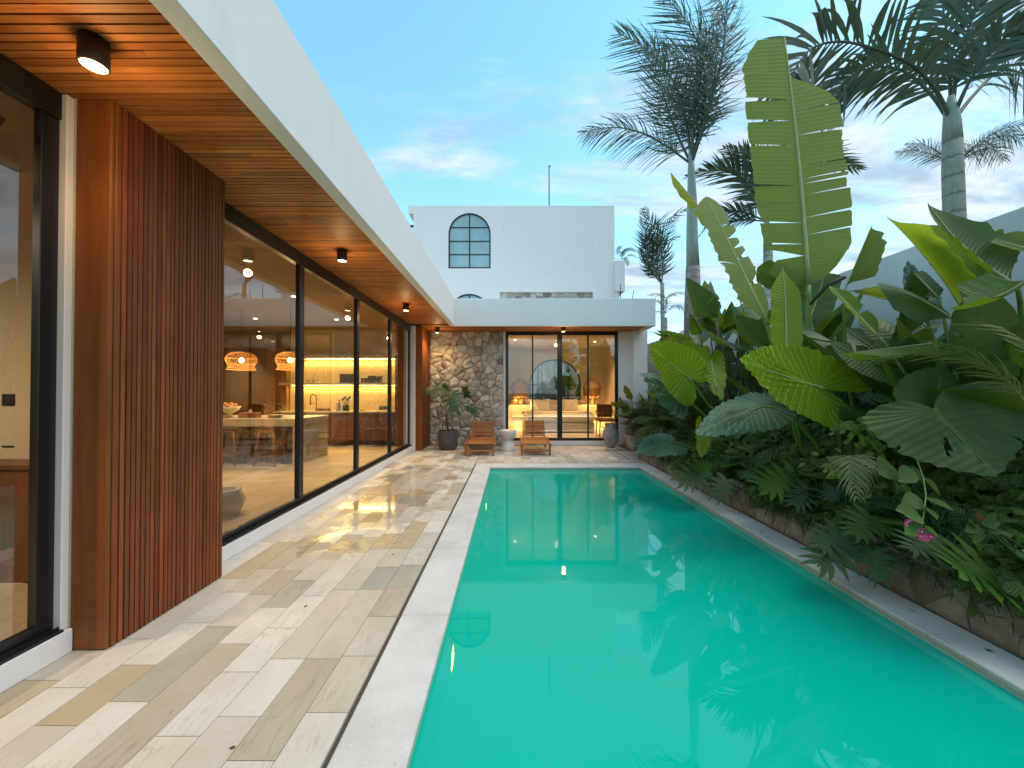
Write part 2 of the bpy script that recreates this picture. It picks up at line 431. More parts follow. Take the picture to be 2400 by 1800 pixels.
def coping():
    m = Mat('washed_terrazzo'); p = m.pos()
    a = m.noise(p, 2.5, 5, 0.6); b = m.noise(p, 95, 4, 0.8); c = m.noise(p, 48, 4, 0.7)
    col = m.mix(m.rng(a, 0.35, 0.7), (0.66, 0.63, 0.59), (0.54, 0.51, 0.47))
    col = m.mix(m.rng(b, 0.57, 0.66, 0, 0.55), col, (0.36, 0.31, 0.25))
    col = m.mix(m.rng(c, 0.66, 0.72, 0, 0.7), col, (0.20, 0.17, 0.14))
    col = m.mix(m.rng(m.noise(p, 70, 3), 0.6, 0.7, 0, 0.5), col, (0.8, 0.78, 0.74))
    # green-brown tide mark on the part that gets splashed
    z = m.N('ShaderNodeSeparateXYZ', {0: p}).outputs[2]
    tide = m.math('MULTIPLY', m.rng(m.math('ADD', z, m.math('MULTIPLY', m.noise(p, 22, 5), 0.04)), -0.002, -0.030 + 0.03, 1, 0), 0.8)
    col = m.mix(tide, col, (0.44, 0.40, 0.27))
    dirt = m.rng(m.noise(m.map(p, (1.5, 0.6, 1)), 3.0, 6, 0.7), 0.52, 0.72, 0, 0.4)
    col = m.mix(dirt, col, (0.42, 0.40, 0.37))
    return m.end(m.pbr(col, 0.6, m.bump(m.math('ADD', b, m.math('MULTIPLY', a, 0.6)), 0.3, 0.002), spec=0.3))
M['coping'] = coping()
def stonemat(name, pal, dark=(0.10, 0.09, 0.075), moss=0.0):
    m = Mat(name); p = m.pos(); r = m.rnd()
    base = m.ramp(r, pal)
    off = m.N('ShaderNodeCombineXYZ', {0: m.math('MULTIPLY', r, 31.0), 1: 0.0, 2: m.math('MULTIPLY', r, 17.0)}).outputs[0]
    v = m.N('ShaderNodeVectorMath', {0: p, 1: off}, operation='ADD').outputs[0]
    a = m.noise(v, 7, 7, 0.65, 0.8); b = m.noise(v, 34, 5, 0.7); c = m.noise(v, 3.2, 3)
    col = m.mix(m.rng(a, 0.35, 0.7, 0, 0.75), base, m.mix(1.0, base, (0.66, 0.60, 0.54), 'MULTIPLY'))
    col = m.mix(m.rng(b, 0.57, 0.75, 0, 0.6), col, dark)
    col = m.mix(m.rng(c, 0.55, 0.7, 0, 0.35), col, (0.50, 0.47, 0.43))
    if moss:
        col = m.mix(m.rng(m.noise(p, 2.2, 5), 0.45, 0.7, 0, moss), col, (0.05, 0.055, 0.025))
    h = m.math('ADD', a, m.math('MULTIPLY', b, 0.45))
    return m.end(m.pbr(col, 0.85, m.bump(h, 0.7, 0.02), spec=0.2))
M['stone'] = stonemat('split_limestone', [(0, (0.54, 0.50, 0.44)), (0.25, (0.68, 0.64, 0.58)), (0.45, (0.44, 0.40, 0.35)), (0.7, (0.78, 0.74, 0.68)), (0.87, (0.32, 0.26, 0.23)), (1, (0.60, 0.56, 0.50))])
M['stone_planter'] = stonemat('planter_limestone', [(0, (0.33, 0.26, 0.19)), (0.5, (0.40, 0.33, 0.25)), (1, (0.27, 0.21, 0.155))], (0.08, 0.065, 0.05), 0.35)
M['pebble'] = stonemat('river_pebble', [(0, (0.5, 0.48, 0.45)), (0.5, (0.28, 0.26, 0.24)), (1, (0.65, 0.63, 0.6))])

def watermat():
    m = Mat('pool_water'); p = m.pos()
    n = m.noise(m.map(p, (1, 0.8, 1)), 1.6, 3, 0.5); n2 = m.noise(p, 9, 2)
    nrm = m.bump(m.math('ADD', n, m.math('MULTIPLY', n2, 0.05)), 0.02, 0.02)
    sx = m.N('ShaderNodeSeparateXYZ', {0: p})
    tint = m.mix(m.rng(m.noise(p, 0.5, 2), 0.3, 0.7), (0.0, 0.50, 0.345), (0.0, 0.53, 0.40))
    body = m.N('ShaderNodeBsdfDiffuse', {'Color': tint}).outputs[0]
    tr = m.N('ShaderNodeBsdfTransparent', {0: (0.35, 0.95, 0.75, 1)}).outputs[0]
    mx = m.N('ShaderNodeMixShader', {0: 0.20, 1: body, 2: tr}).outputs[0]
    fr = m.N('ShaderNodeFresnel', {'IOR': 1.45, 'Normal': nrm}).outputs[0]
    gl = m.N('ShaderNodeBsdfGlossy', {'Roughness': 0.002, 'Normal': nrm, 'Color': (0.94, 1, 1, 1)}).outputs[0]
    return m.end(m.N('ShaderNodeMixShader', {0: fr, 1: mx, 2: gl}).outputs[0])
M['water'] = watermat()
M['pool'] = mottle('pool_plaster', (0.42, 0.66, 0.55), (0.36, 0.60, 0.50), 3, 0.6, 0.1)

def leafmat(name, c1, c2, vein=(0.2, 0.3, 0.08), freq=9.0, vs=0.5, rough=0.38, trans=0.35, tcol=(0.35, 0.5, 0.02), spec=0.45, vw=0.10, bump=0.6, gloss=0.0):
    m = Mat(name); p = m.pos(); r = m.rnd()
    uv = m.N('ShaderNodeUVMap').outputs[0]
    s = m.N('ShaderNodeSeparateXYZ', {0: uv}); q, lat = s.outputs[0], s.outputs[1]
    fr = m.math('ABSOLUTE', m.math('SUBTRACT', m.math('FRACT', m.math('MULTIPLY', q, freq)), 0.5))
    line = m.rng(fr, 0.5 - vw, 0.5, 0, 1)
    mid = m.rng(m.math('ABSOLUTE', lat), 0.0, 0.035, 1, 0)
    vv = m.math('MAXIMUM', m.math('MULTIPLY', line, vs), mid, clamp=True)
    n = m.noise(p, 5, 5, 0.6); n2 = m.noise(p, 45, 4, 0.65)
    col = m.mix(m.rng(n, 0.3, 0.7), c1, c2)
    col = m.mix(m.math('MULTIPLY', r, 0.35), col, m.mix(1.0, col, (1.25, 1.0, 0.7), 'MULTIPLY'))
    col = m.mix(m.rng(n2, 0.6, 0.78, 0, 0.35), col, tuple(x*0.6 for x in c1))
    col = m.mix(vv, col, vein)
    spot = m.rng(m.noise(p, 13, 5, 0.75), 0.66, 0.74, 0, 0.7)
    col = m.mix(spot, col, (0.16, 0.10, 0.035))
    h = m.math('ADD', m.math('MULTIPLY', m.math('SUBTRACT', 0.5, fr), -1.2), m.math('MULTIPLY', n2, 0.25))
    nr = m.bump(h, bump, 0.012)
    b = m.pbr(col, m.math('ADD', rough, m.math('MULTIPLY', n2, 0.15)), nr, spec=spec)
    if trans <= 0: return m.end(b)
    tc = m.mix(m.math('MULTIPLY', vv, 0.5), tcol, (tcol[0]*0.6, tcol[1]*0.7, tcol[2]))
    tc = m.mix(m.rng(n, 0.35, 0.7, 0, 0.4), tc, tuple(x*0.6 for x in tcol))
    t = m.N('ShaderNodeBsdfTranslucent', {'Color': tc, 'Normal': nr}).outputs[0]
    return m.end(m.N('ShaderNodeMixShader', {0: trans, 1: b, 2: t}).outputs[0])
M['lf_bright'] = leafmat('bright_elephant_ear_leaf', (0.10, 0.19, 0.008), (0.15, 0.25, 0.012), (0.42, 0.54, 0.08), 12, 0.9, 0.4, 0.45, (0.42, 0.60, 0.01), 0.35, 0.13)
M['lf_yellow'] = leafmat('young_yellow_green_leaf', (0.15, 0.23, 0.015), (0.20, 0.29, 0.02), (0.38, 0.45, 0.08), 30, 0.15, 0.4, 0.45, (0.5, 0.62, 0.03), 0.35, 0.10, 0.25)
M['lf_grey'] = leafmat('grey_green_elephant_ear_leaf', (0.065, 0.135, 0.075), (0.095, 0.18, 0.10), (0.22, 0.32, 0.20), 12, 0.8, 0.5, 0.15, (0.12, 0.22, 0.06), 0.4, 0.10, 0.7)
M['lf_blue'] = leafmat('blue_green_leaf', (0.05, 0.12, 0.075), (0.075, 0.155, 0.095), (0.10, 0.18, 0.11), 12, 0.5, 0.42, 0.12, (0.08, 0.16, 0.05), 0.5, 0.08, 0.5)
M['lf_dark'] = leafmat('dark_green_leaf', (0.048, 0.088, 0.014), (0.078, 0.128, 0.018), (0.11, 0.16, 0.035), 26, 0.15, 0.36, 0.32, (0.20, 0.30, 0.02), 0.5, 0.10, 0.25)
M['lf_deep'] = leafmat('deep_green_elephant_ear_leaf', (0.065, 0.11, 0.024), (0.095, 0.15, 0.032), (0.13, 0.19, 0.06), 10, 0.45, 0.42, 0.2, (0.12, 0.22, 0.03), 0.45, 0.06, 0.35)
M['lf_banana'] = leafmat('pale_banana_leaf', (0.125, 0.165, 0.035), (0.165, 0.21, 0.045), (0.20, 0.25, 0.07), 60, 0.14, 0.45, 0.45, (0.36, 0.42, 0.04), 0.35, 0.16, 0.3)
M['lf_mid'] = leafmat('mid_green_leaf', (0.078, 0.135, 0.016), (0.115, 0.18, 0.02), (0.15, 0.22, 0.04), 26, 0.15, 0.38, 0.35, (0.25, 0.36, 0.02), 0.45, 0.10, 0.25)
M['lf_under'] = leafmat('undergrowth_leaf', (0.055, 0.115, 0.018), (0.11, 0.185, 0.026), (0.08, 0.13, 0.04), 8, 0.3, 0.4, 0.2, (0.08, 0.16, 0.02), 0.5)
M['lf_lime'] = leafmat('lime_young_leaf', (0.12, 0.19, 0.02), (0.17, 0.25, 0.03), (0.3, 0.36, 0.1), 8, 0.3, 0.4, 0.3, (0.3, 0.42, 0.03), 0.4)
M['lf_phil'] = leafmat('lobed_philodendron_leaf', (0.085, 0.19, 0.022), (0.12, 0.24, 0.03), (0.16, 0.26, 0.06), 14, 0.4, 0.35, 0.3, (0.16, 0.30, 0.02), 0.5)
M['lf_phild'] = leafmat('dark_philodendron_leaf', (0.04, 0.10, 0.028), (0.06, 0.13, 0.035), (0.08, 0.14, 0.04), 14, 0.4, 0.35, 0.2, (0.08, 0.16, 0.02), 0.55)
M['frond'] = leafmat('palm_frond', (0.075, 0.11, 0.08), (0.11, 0.15, 0.105), (0.09, 0.13, 0.08), 5, 0.1, 0.45, 0.25, (0.10, 0.16, 0.08), 0.4, 0.1, 0.1)
M['areca'] = leafmat('areca_frond', (0.06, 0.10, 0.022), (0.095, 0.14, 0.032), (0.11, 0.15, 0.04), 5, 0.1, 0.45, 0.25, (0.13, 0.19, 0.03), 0.4, 0.1, 0.1)
M['areca_y'] = leafmat('olive_areca_frond', (0.14, 0.145, 0.05), (0.20, 0.20, 0.07), (0.25, 0.25, 0.1), 5, 0.1, 0.45, 0.25, (0.22, 0.24, 0.05), 0.4, 0.1, 0.1)
M['petal'] = flat('pink_bract', (0.62, 0.03, 0.16), 0.5)
M['petal_w'] = flat('cream_floret', (0.8, 0.75, 0.6), 0.5)
M['redbud'] = flat('red_bud', (0.35, 0.03, 0.04), 0.45)
def stemmat(name, c1, c2, scale=8):
    m = Mat(name); p = m.pos()
    n = m.noise(m.map(p, (6, 6, 1)), scale, 5, 0.6)
    return m.end(m.pbr(m.mix(m.rng(n, 0.3, 0.7), c1, c2), 0.5, m.bump(n, 0.2, 0.004)))
M['stem'] = stemmat('green_stem', (0.11, 0.19, 0.025), (0.17, 0.26, 0.04))
M['stem_d'] = stemmat('dark_stem', (0.05, 0.065, 0.025), (0.10, 0.09, 0.04))
M['midrib'] = stemmat('pale_midrib', (0.33, 0.34, 0.13), (0.42, 0.42, 0.18))
M['twig'] = stemmat('dry_twig', (0.07, 0.045, 0.03), (0.14, 0.10, 0.07))
def trunkmat(name, c1, c2, ring=9):
    m = Mat(name); p = m.pos()
    z = m.N('ShaderNodeSeparateXYZ', {0: p}).outputs[2]
    n = m.noise(m.map(p, (5, 5, 2)), 2.0, 7, 0.7); f = m.noise(p, 30, 4, 0.7)
    rr = m.math('ABSOLUTE', m.math('SUBTRACT', m.math('FRACT', m.math('ADD', m.math('MULTIPLY', z, ring), m.math('MULTIPLY', n, 0.6))), 0.5))
    line = m.rng(rr, 0.40, 0.5)
    col = m.mix(m.rng(n, 0.35, 0.7), c1, c2)
    col = m.mix(m.rng(f, 0.55, 0.75, 0, 0.5), col, tuple(x*0.4 for x in c1))
    col = m.mix(m.math('MULTIPLY', line, 0.6), col, tuple(x*0.35 for x in c1))
    return m.end(m.pbr(col, 0.8, m.bump(m.math('ADD', m.math('MULTIPLY', line, -0.6), n), 0.6, 0.02), spec=0.2))
M['trunk'] = trunkmat('ringed_palm_bark', (0.20, 0.155, 0.14), (0.34, 0.28, 0.26), 7)
M['trunk_g'] = trunkmat('grey_palm_bark', (0.26, 0.27, 0.22), (0.36, 0.36, 0.30), 3)
M['shaft'] = stemmat('grey_green_crownshaft', (0.21, 0.26, 0.21), (0.30, 0.34, 0.29), 3)
M['darkchan'] = flat('brown_channel', (0.07, 0.05, 0.035), 0.7)
# ================================================================== GROUND AND POOL
PX0, PX1, PY0, PY1, WZ = -0.371, 2.25, -1.6, 6.72, -0.055
def ground():
    a, b = -0.03, 400
    x = [-b, PX0 - .26, PX1 + .23, b]; y = [-b, PY0 - .2, PY1 + .3, b]
    vs = [(x[i], y[j], a) for j in range(4) for i in range(4)]
    fs = [(j*4+i, j*4+i+1, j*4+i+5, j*4+i+4) for j in range(3) for i in range(3) if not (i == 1 and j == 1)]
    tag(link('ground', mesh('ground', vs, fs), M['ground']), kind='structure')
ground()
# pool shell
pool = MB()
D = -1.45
pool.quad((PX0, PY0, D), (PX1, PY0, D), (PX1, PY1, D), (PX0, PY1, D))
pool.quad((PX0, PY0, D), (PX0, PY1, D), (PX0, PY1, -0.021), (PX0, PY0, -0.021))
pool.quad((PX1, PY1, D), (PX1, PY0, D), (PX1, PY0, -0.021), (PX1, PY1, -0.021))
pool.quad((PX0, PY1, D), (PX1, PY1, D), (PX1, PY1, -0.021), (PX0, PY1, -0.021))
pool.quad((PX1, PY0, D), (PX0, PY0, D), (PX0, PY0, -0.021), (PX1, PY0, -0.021))
tag(pool.build('pool_basin', M['pool'], smooth=False), kind='structure')
wv = []
tag(link('pool_water', mesh('pool_water', [(PX0, PY0, WZ), (PX1, PY0, WZ), (PX1, PY1, WZ), (PX0, PY1, WZ)], [(0, 1, 2, 3)]), M['water']), kind='structure')
# coping, each cast length a piece
cop = tag(link('pool_coping', None, None), kind='structure')
def coping_run(x0, x1, y0, y1, n, along):
    for i in range(n):
        if along == 'y':
            a, b = y0 + (y1-y0)*i/n, y0 + (y1-y0)*(i+1)/n
            BX('coping_slab', M['coping'], cop, x0, x1, a+.0012, b-.0012, -0.045 if x0 > 0 else -0.04, R.uniform(-.0008, .0008), 0.006)
        else:
            a, b = x0 + (x1-x0)*i/n, x0 + (x1-x0)*(i+1)/n
            BX('coping_slab', M['coping'], cop, a+.0012, b-.0012, y0, y1, -0.04, R.uniform(-.0008, .0008), 0.006)
coping_run(-0.645, PX0 + .004, -1.6, 7.10, 9, 'y')
coping_run(PX1 - .004, 2.49, -1.6, 6.716, 9, 'y')
coping_run(PX0 + .006, 2.49, 6.716, 7.10, 3, 'x')
# stained skirting of the pool wall between coping and water
# submerged pool lamps and return nozzles
def pool_lamp(y, z, label):
    t = thing('pool_lamp', (PX0, y, z), label, 'pool lamp', 'round lamps in the left pool wall')
    MB().lathe([(0.10, 0.0), (0.10, 0.02), (0.092, 0.028), (0.078, 0.028), (0.074, 0.02)], 28, cap=False).build('lamp_ring', M['steel'], t, True, rot=(0, rad(90), 0))
    MB().lathe([(0.0, 0.026), (0.04, 0.027), (0.074, 0.02)], 28, cap=False).build('lamp_lens', M['poolled'], t, True, rot=(0, rad(90), 0))
pool_lamp(2.28, -0.26, 'glowing yellow lamp under water near the front of the pool')
pool_lamp(5.25, -0.25, 'small glowing yellow lamp under water near the far end of the pool')
def nozzle(y, z, label):
    t = thing('pool_nozzle', (PX1, y, z), label, 'nozzle', 'return nozzles in the right pool wall')
    MB().lathe([(0.035, 0.0), (0.035, 0.008), (0.020, 0.014), (0.012, 0.010)], 20, cap=False).build('nozzle_ring', M['linen'], t, True, rot=(0, rad(-90), 0))
    MB().lathe([(0.0, 0.009), (0.012, 0.010)], 16, cap=False).build('nozzle_opening', M['black'], t, True, rot=(0, rad(-90), 0))
nozzle(2.02, -0.16, 'white water return nozzle low in the right pool wall nearest the front')
nozzle(3.3, -0.15, 'white water return nozzle in the right pool wall halfway along')

# ------------------------------------------------------------------ deck tiles
deck = tag(link('deck', mesh('deck', [(-2.25, -0.6, -0.018), (-0.662, -0.6, -0.018), (-0.662, 9.45, -0.018), (-2.25, 9.45, -0.018)], [(0, 1, 2, 3)]), M['joint']), kind='structure')
unit = MB().box(-0.5, 0.5, -0.5, 0.5, -1, 0).mesh('tile')
unit.materials.append(M['tile'])
unit2 = unit.copy(); unit2.materials[0] = M['tile2']
unit3 = unit.copy(); unit3.materials[0] = M['floor']
def tile(me, par, x0, x1, y0, y1, z, th=0.014, g=0.0016, nm='tile'):
    o = bpy.data.objects.new(nm, me)
    o.location = ((x0+x1)/2, (y0+y1)/2, z + R.uniform(-.0006, .0006))
    o.scale = (x1-x0-2*g, y1-y0-2*g, th)
    o.rotation_euler = (R.uniform(-.0009, .0009), R.uniform(-.0009, .0009), 0)
    o.parent = par; COL.objects.link(o); return o
xs = [-2.21 + i*(2.21-0.663)/9 for i in range(10)]
for i in range(9):
    y = 0.55 + R.uniform(0, .3)
    while y < 9.42:
        L = R.choice([0.335, 0.335, 0.335, 0.42, 0.52, 0.66])
        y1 = min(y + L, 9.44)
        if 9.44 - y1 < 0.12: y1 = 9.44
        tile(unit, deck, xs[i], xs[i+1], y, y1, 0)
        y = y1
# timber slat cover over the overflow channel between deck and coping
BX('drain_channel', M['darkchan'], deck, -0.661, -0.648, -0.6, 7.10, -0.03, -0.010)
terr = tag(link('terrace', mesh('terrace', [(-0.66, 7.125, -0.018), (2.75, 7.125, -0.018), (2.75, 9.45, -0.018), (-0.66, 9.45, -0.018)], [(0, 1, 2, 3)]), M['joint']), kind='structure')
nx = 20
for i in range(nx):
    xa, xb = -0.656 + i*0.1715, -0.656 + (i+1)*0.1715
    for j in range(7):
        ya, yb = 7.13 + j*0.331, 7.13 + (j+1)*0.331
        if xb > 2.09 and 7.40 < (ya+yb)/2 < 8.62: continue
        if xb > 2.74: continue
        tile(unit2, terr, xa, xb, ya, yb, 0)
for (x, y, l) in ((-1.62, 7.78, .34), (-0.83, 7.83, .15)):
    t = thing('floor_drain', (x, y, 0.001), 'dark slot drain set in the wet deck ' + ('near the glass wall' if x < -1 else 'near the pool corner'), 'drain')
    BX('grate', M['black'], t, -l/2, l/2, -.012, .012, -.004, .003)

# ------------------------------------------------------------------ voronoi stones
def clip(poly, a, b, c):
    out = []
    for i in range(len(poly)):
        p, q = poly[i], poly[(i+1) % len(poly)]
        dp, dq = a*p[0]+b*p[1]-c, a*q[0]+b*q[1]-c
        if dp <= 0: out.append(p)
        if (dp < 0 < dq) or (dq < 0 < dp):
            t = dp/(dp-dq); out.append((p[0]+(q[0]-p[0])*t, p[1]+(q[1]-p[1])*t))
    return out
def cells(x0, x1, z0, z1, size, rng, jit=0.42, aspect=1.0):
    nx, nz = max(1, round((x1-x0)/(size*aspect))), max(1, round((z1-z0)/size))
    pts = [(x0+(i+.5+rng.uniform(-jit, jit)+(0.25 if j % 2 else -0.25))*(x1-x0)/nx, z0+(j+.5+rng.uniform(-jit, jit))*(z1-z0)/nz) for j in range(nz) for i in range(nx)]
    res = []
    for p in pts:
        poly = [(x0, z0), (x1, z0), (x1, z1), (x0, z1)]
        for q in pts:
            if q is p: continue
            dx, dz = q[0]-p[0], q[1]-p[1]
            if dx*dx+dz*dz > (4.5*size*aspect)**2: continue
            poly = clip(poly, dx, dz, (q[0]**2+q[1]**2-p[0]**2-p[1]**2)/2)
            if len(poly) < 3: break
        if len(poly) >= 3: res.append((p, poly))
    return res
def stone_piece(p, poly, gap, depth, rng, rough=1.0):
    """outline (a, b) plus height -> verts, faces in (a, b, h)"""
    cx = sum(q[0] for q in poly)/len(poly); cz = sum(q[1] for q in poly)/len(poly)
    def sh(q, d):
        dx, dz = q[0]-cx, q[1]-cz; L = math.hypot(dx, dz) or 1
        k = max(0.25, (L-d)/L); return (cx+dx*k, cz+dz*k)
    rim = []
    for i in range(len(poly)):
        a, b = poly[i], poly[(i+1) % len(poly)]
        rim.append(sh(a, gap*1.3))
        if math.hypot(a[0]-b[0], a[1]-b[1]) > 0.09:
            mm = ((a[0]+b[0])/2+rng.uniform(-.008, .008), (a[1]+b[1])/2+rng.uniform(-.008, .008)); rim.append(sh(mm, gap))
    n = len(rim); h0 = depth*rng.uniform(0.35, 0.75)
    tx, tz = rng.uniform(-.16, .16)*rough, rng.uniform(-.16, .16)*rough
    vs = [(q[0], q[1], -0.03) for q in rim] + [(q[0], q[1], h0+(q[0]-cx)*tx+(q[1]-cz)*tz+rng.uniform(-.006, .006)*rough) for q in rim]
    inn = [sh(q, gap+0.018+0.2*math.hypot(q[0]-cx, q[1]-cz)) for q in rim]
    vs += [(q[0], q[1], h0+depth*rng.uniform(0.15, 0.5)+(q[0]-cx)*tx+(q[1]-cz)*tz) for q in inn]
    ccx, ccz = cx+rng.uniform(-.02, .02), cz+rng.uniform(-.02, .02)
    vs.append((ccx, ccz, h0+depth*rng.uniform(0.3, 0.7)))
    fs = []
    for i in range(n):
        j = (i+1) % n
        fs.append((i, j, n+j, n+i)); fs.append((n+i, n+j, 2*n+j, 2*n+i)); fs.append((2*n+i, 2*n+j, 3*n))
    return vs, fs

# ================================================================== VILLA
villa = thing('villa', (0, 0, 0), 'white single storey villa with deep timber soffit and black framed glass walls round the pool', 'house')
def V(name, mat, *a, **k): return BX(name, M[mat], villa, *a, **k)
# roof fascias and slabs
V('roof_fascia', 'white', -1.363, -1.257, -1.6, 8.470, 2.77, 3.372, 0.004)
V('roof_fascia', 'white', -1.363, 3.18, 8.472, 8.578, 2.77, 3.378, 0.004)
V('roof_fascia', 'white', 3.074, 3.18, 8.580, 9.60, 2.77, 3.376, 0.004)
V('roof_slab', 'white', -8.0, -1.366, -1.6, 8.47, 2.83, 3.2)
V('roof_slab', 'white', -8.0, 3.07, 8.582, 13.6, 2.832, 3.2)
BX('soffit_backing', M['darkgap'], villa, -2.35, -1.364, -1.5, 8.46, 2.816, 2.829)
BX('soffit_backing', M['darkgap'], villa, -2.35, 3.07, 8.582, 9.52, 2.816, 2.829)
y = 0.62
bmesh_b = MB().box(-0.5, 0.5, -0.5, 0.5, -0.5, 0.5).mesh('soffit_board'); bmesh_b.materials.append(M['soffit'])
k = 0
while y < 9.44:
    y1 = y + 0.0405
    if y1 <= 8.475: x0, x1 = -2.28, -1.366
    elif y < 8.475: y = 8.581; continue
    else: x0, x1 = -2.02, 3.070
    cut = [x0, x1]
    if R.random() < .33: cut.insert(1, x0+(x1-x0)*R.uniform(.2, .8))
    zz = 2.808 + R.uniform(-.0012, .0012)
    for xa, xb in zip(cut[:-1], cut[1:]):
        o = bpy.data.objects.new('soffit_board', bmesh_b)
        o.location = ((xa+xb)/2, (y+y1)/2, zz + R.uniform(-.0004, .0004)); o.scale = (xb-xa-.002, 0.033, 0.013)
        o.parent = villa; COL.objects.link(o)
    y = y1; k += 1
# wood clad block between the two glass walls
V('corner_post', 'post', -2.226, -2.045, 1.951, 1.974, 0.004, 2.800, 0.006)
V('corner_post', 'post', -2.068, -2.040, 1.9745, 2.004, 0.004, 2.800, 0.004)
slme = MB().box(-0.5, 0.5, -0.5, 0.5, -0.5, 0.5).mesh('slat'); slme.materials.append(M['slat'])
BX('slat_backing', M['darkgap'], villa, -2.20, -2.062, 2.006, 2.722, 0.004, 2.798)
for i in range(25):
    ya = 2.008 + i*0.0287
    o = bpy.data.objects.new('slat', slme); o.parent = villa
    o.location = (-2.052 + R.uniform(-.0015, .0015), ya + .0130, 1.402); o.scale = (0.026, 0.0212, 2.792); COL.objects.link(o)
V('wall', 'beige', -2.36, -2.228, 1.951, 2.619, 0.0, 2.81)
V('wall', 'beige', -2.608, -2.228, 2.6195, 2.72, 0.0, 2.81)
V('wall', 'beige', -8.0, -2.61, 2.62, 2.74, 0.1, 2.81)
# far post beside the kitchen glass
V('corner_post', 'post', -2.15, -2.006, 8.622, 8.65, 0.004, 2.800, 0.004)
V('corner_post', 'post', -2.15, -2.018, 8.652, 9.46, 0.004, 2.798, 0.004)
for i, (za, zb) in enumerate(((0.3, 1.05), (1.06, 1.42), (1.43, 1.80))):
    BX('door_panel', M['post'], villa, -2.017, -2.009, 8.86, 9.20, za, zb, 0.003)
# sills
V('sill', 'white', -2.42, -2.205, -1.5, 1.949, 0.0, 0.118, 0.004)
V('sill', 'white', -2.42, -2.205, 2.729, 8.60, 0.0, 0.118, 0.004)
V('jamb', 'white', -2.36, -2.23, 1.915, 1.9495, 0.120, 2.798, 0.003)
V('jamb', 'white', -2.36, -2.15, 8.602, 8.6205, 0.001, 2.798, 0.002)
V('wall', 'beige', -8.0, -2.36, 8.60+.81, 9.50, 0.0, 2.81)
# glass walls
def glass_wall(y0, y1, mull, label_first):
    d = link('glass_wall', None, None, villa)
    X0, X1, z0, z1 = -2.303, -2.262, 0.119, 2.798
    BX('frame', M['black'], d, X0, X1, y0, y1, z0, z0+.062, 0.003)
    BX('frame', M['black'], d, X0-.01, X1+.012, y0, y1, z1-.135, z1, 0.004)
    BX('track', M['black'], d, X1+.001, X1+.05, y0, y1, z0, z0+.012)
    BX('track', M['black'], d, X1+.02, X1+.026, y0, y1, z0+.0121, z0+.024)
    BX('frame', M['black'], d, X0, X1, y0, y0+.075, z0+.0622, z1-.1352, 0.003)
    BX('frame', M['black'], d, X0, X1, y1-.075, y1, z0+.0622, z1-.1352, 0.003)
    for y in mull:
        BX('mullion', M['black'], d, X0-.006, X1+.006, y-.043, y+.043, z0+.0624, z1-.1354, 0.004)
    ys = [y0+.075] + [q for y in mull for q in (y-.043, y+.043)] + [y1-.075]
    for i in range(0, len(ys), 2):
        link('pane', mesh('pane', [(-2.282, ys[i], z0+.06), (-2.282, ys[i+1], z0+.06), (-2.282, ys[i+1], z1-.134), (-2.282, ys[i], z1-.134)], [(0, 1, 2, 3)]), M['glass'], d)
    return d
glass_wall(-1.5, 1.914, [0.35], '')
glass_wall(2.73, 8.60, [4.14, 5.66, 7.2], '')
# back wing facade, stone clad wall with one object per stone
SY = 9.457
BX('wall', M['joint'], villa, -2.02, -0.205, SY+.02, SY+.20, 0, 2.81)
rs = random.Random(11)
for p, poly in cells(-2.0, -0.206, 0.0, 2.80, 0.172, rs, 0.47, 1.05):
    vs, fs = stone_piece(p, poly, 0.0045, 0.055, rs, 1.5)
    me = mesh('stone', [(v[0], SY + .02 - v[2], v[1]) for v in vs], fs)
    link('stone', me, M['stone'], villa)
V('jamb', 'white', -0.204, -0.150, SY-.02, SY+.18, 0, 2.80, 0.003)
V('wall', 'white', 2.622, 2.955, SY+.0, SY+.18, 0, 2.812)
V('wall', 'white', 2.957, 3.30, SY-.12, SY+.18, 0, 2.812)
V('sill', 'white', -0.149, 2.621, SY-.03, SY+.14, 0.0, 0.118, 0.004)
dd = link('glass_door', None, None, villa)
def DF(n, *a): return BX(n, M['black'], dd, *a, 0.003)
fy0, fy1 = SY+.0, SY+.06
DF('frame', -0.148, 2.620, fy0, fy1, 0.119, 0.185)
DF('frame', -0.148, 2.620, fy0, fy1, 2.715, 2.80)
DF('frame', -0.148, -0.078, fy0, fy1, 0.1852, 2.7148)
DF('frame', 2.545, 2.620, fy0, fy1, 0.1852, 2.7148)
DF('mullion', 0.500, 0.535, fy0, fy1, 0.1854, 2.7146)
DF('stile', 1.125, 1.185, fy0, fy1, 0.1854, 2.7146)
DF('stile', 1.187, 1.247, fy0+.012, fy1, 0.1854, 2.7146)
DF('mullion', 1.865, 1.900, fy0, fy1, 0.1854, 2.7146)
for a, b in ((-0.078, 0.50), (0.535, 1.125), (1.247, 1.865), (1.90, 2.545)):
    link('pane', mesh('pane', [(a, SY+.03, 0.185), (b, SY+.03, 0.185), (b, SY+.03, 2.715), (a, SY+.03, 2.715)], [(0, 1, 2, 3)]), M['glass'], dd)
MB().tube([(1.175, SY-.035, 1.14), (1.175, SY-.02, 1.14), (1.175, SY, 1.14)], .008, 8).build('handle', M['steel'], dd, True)
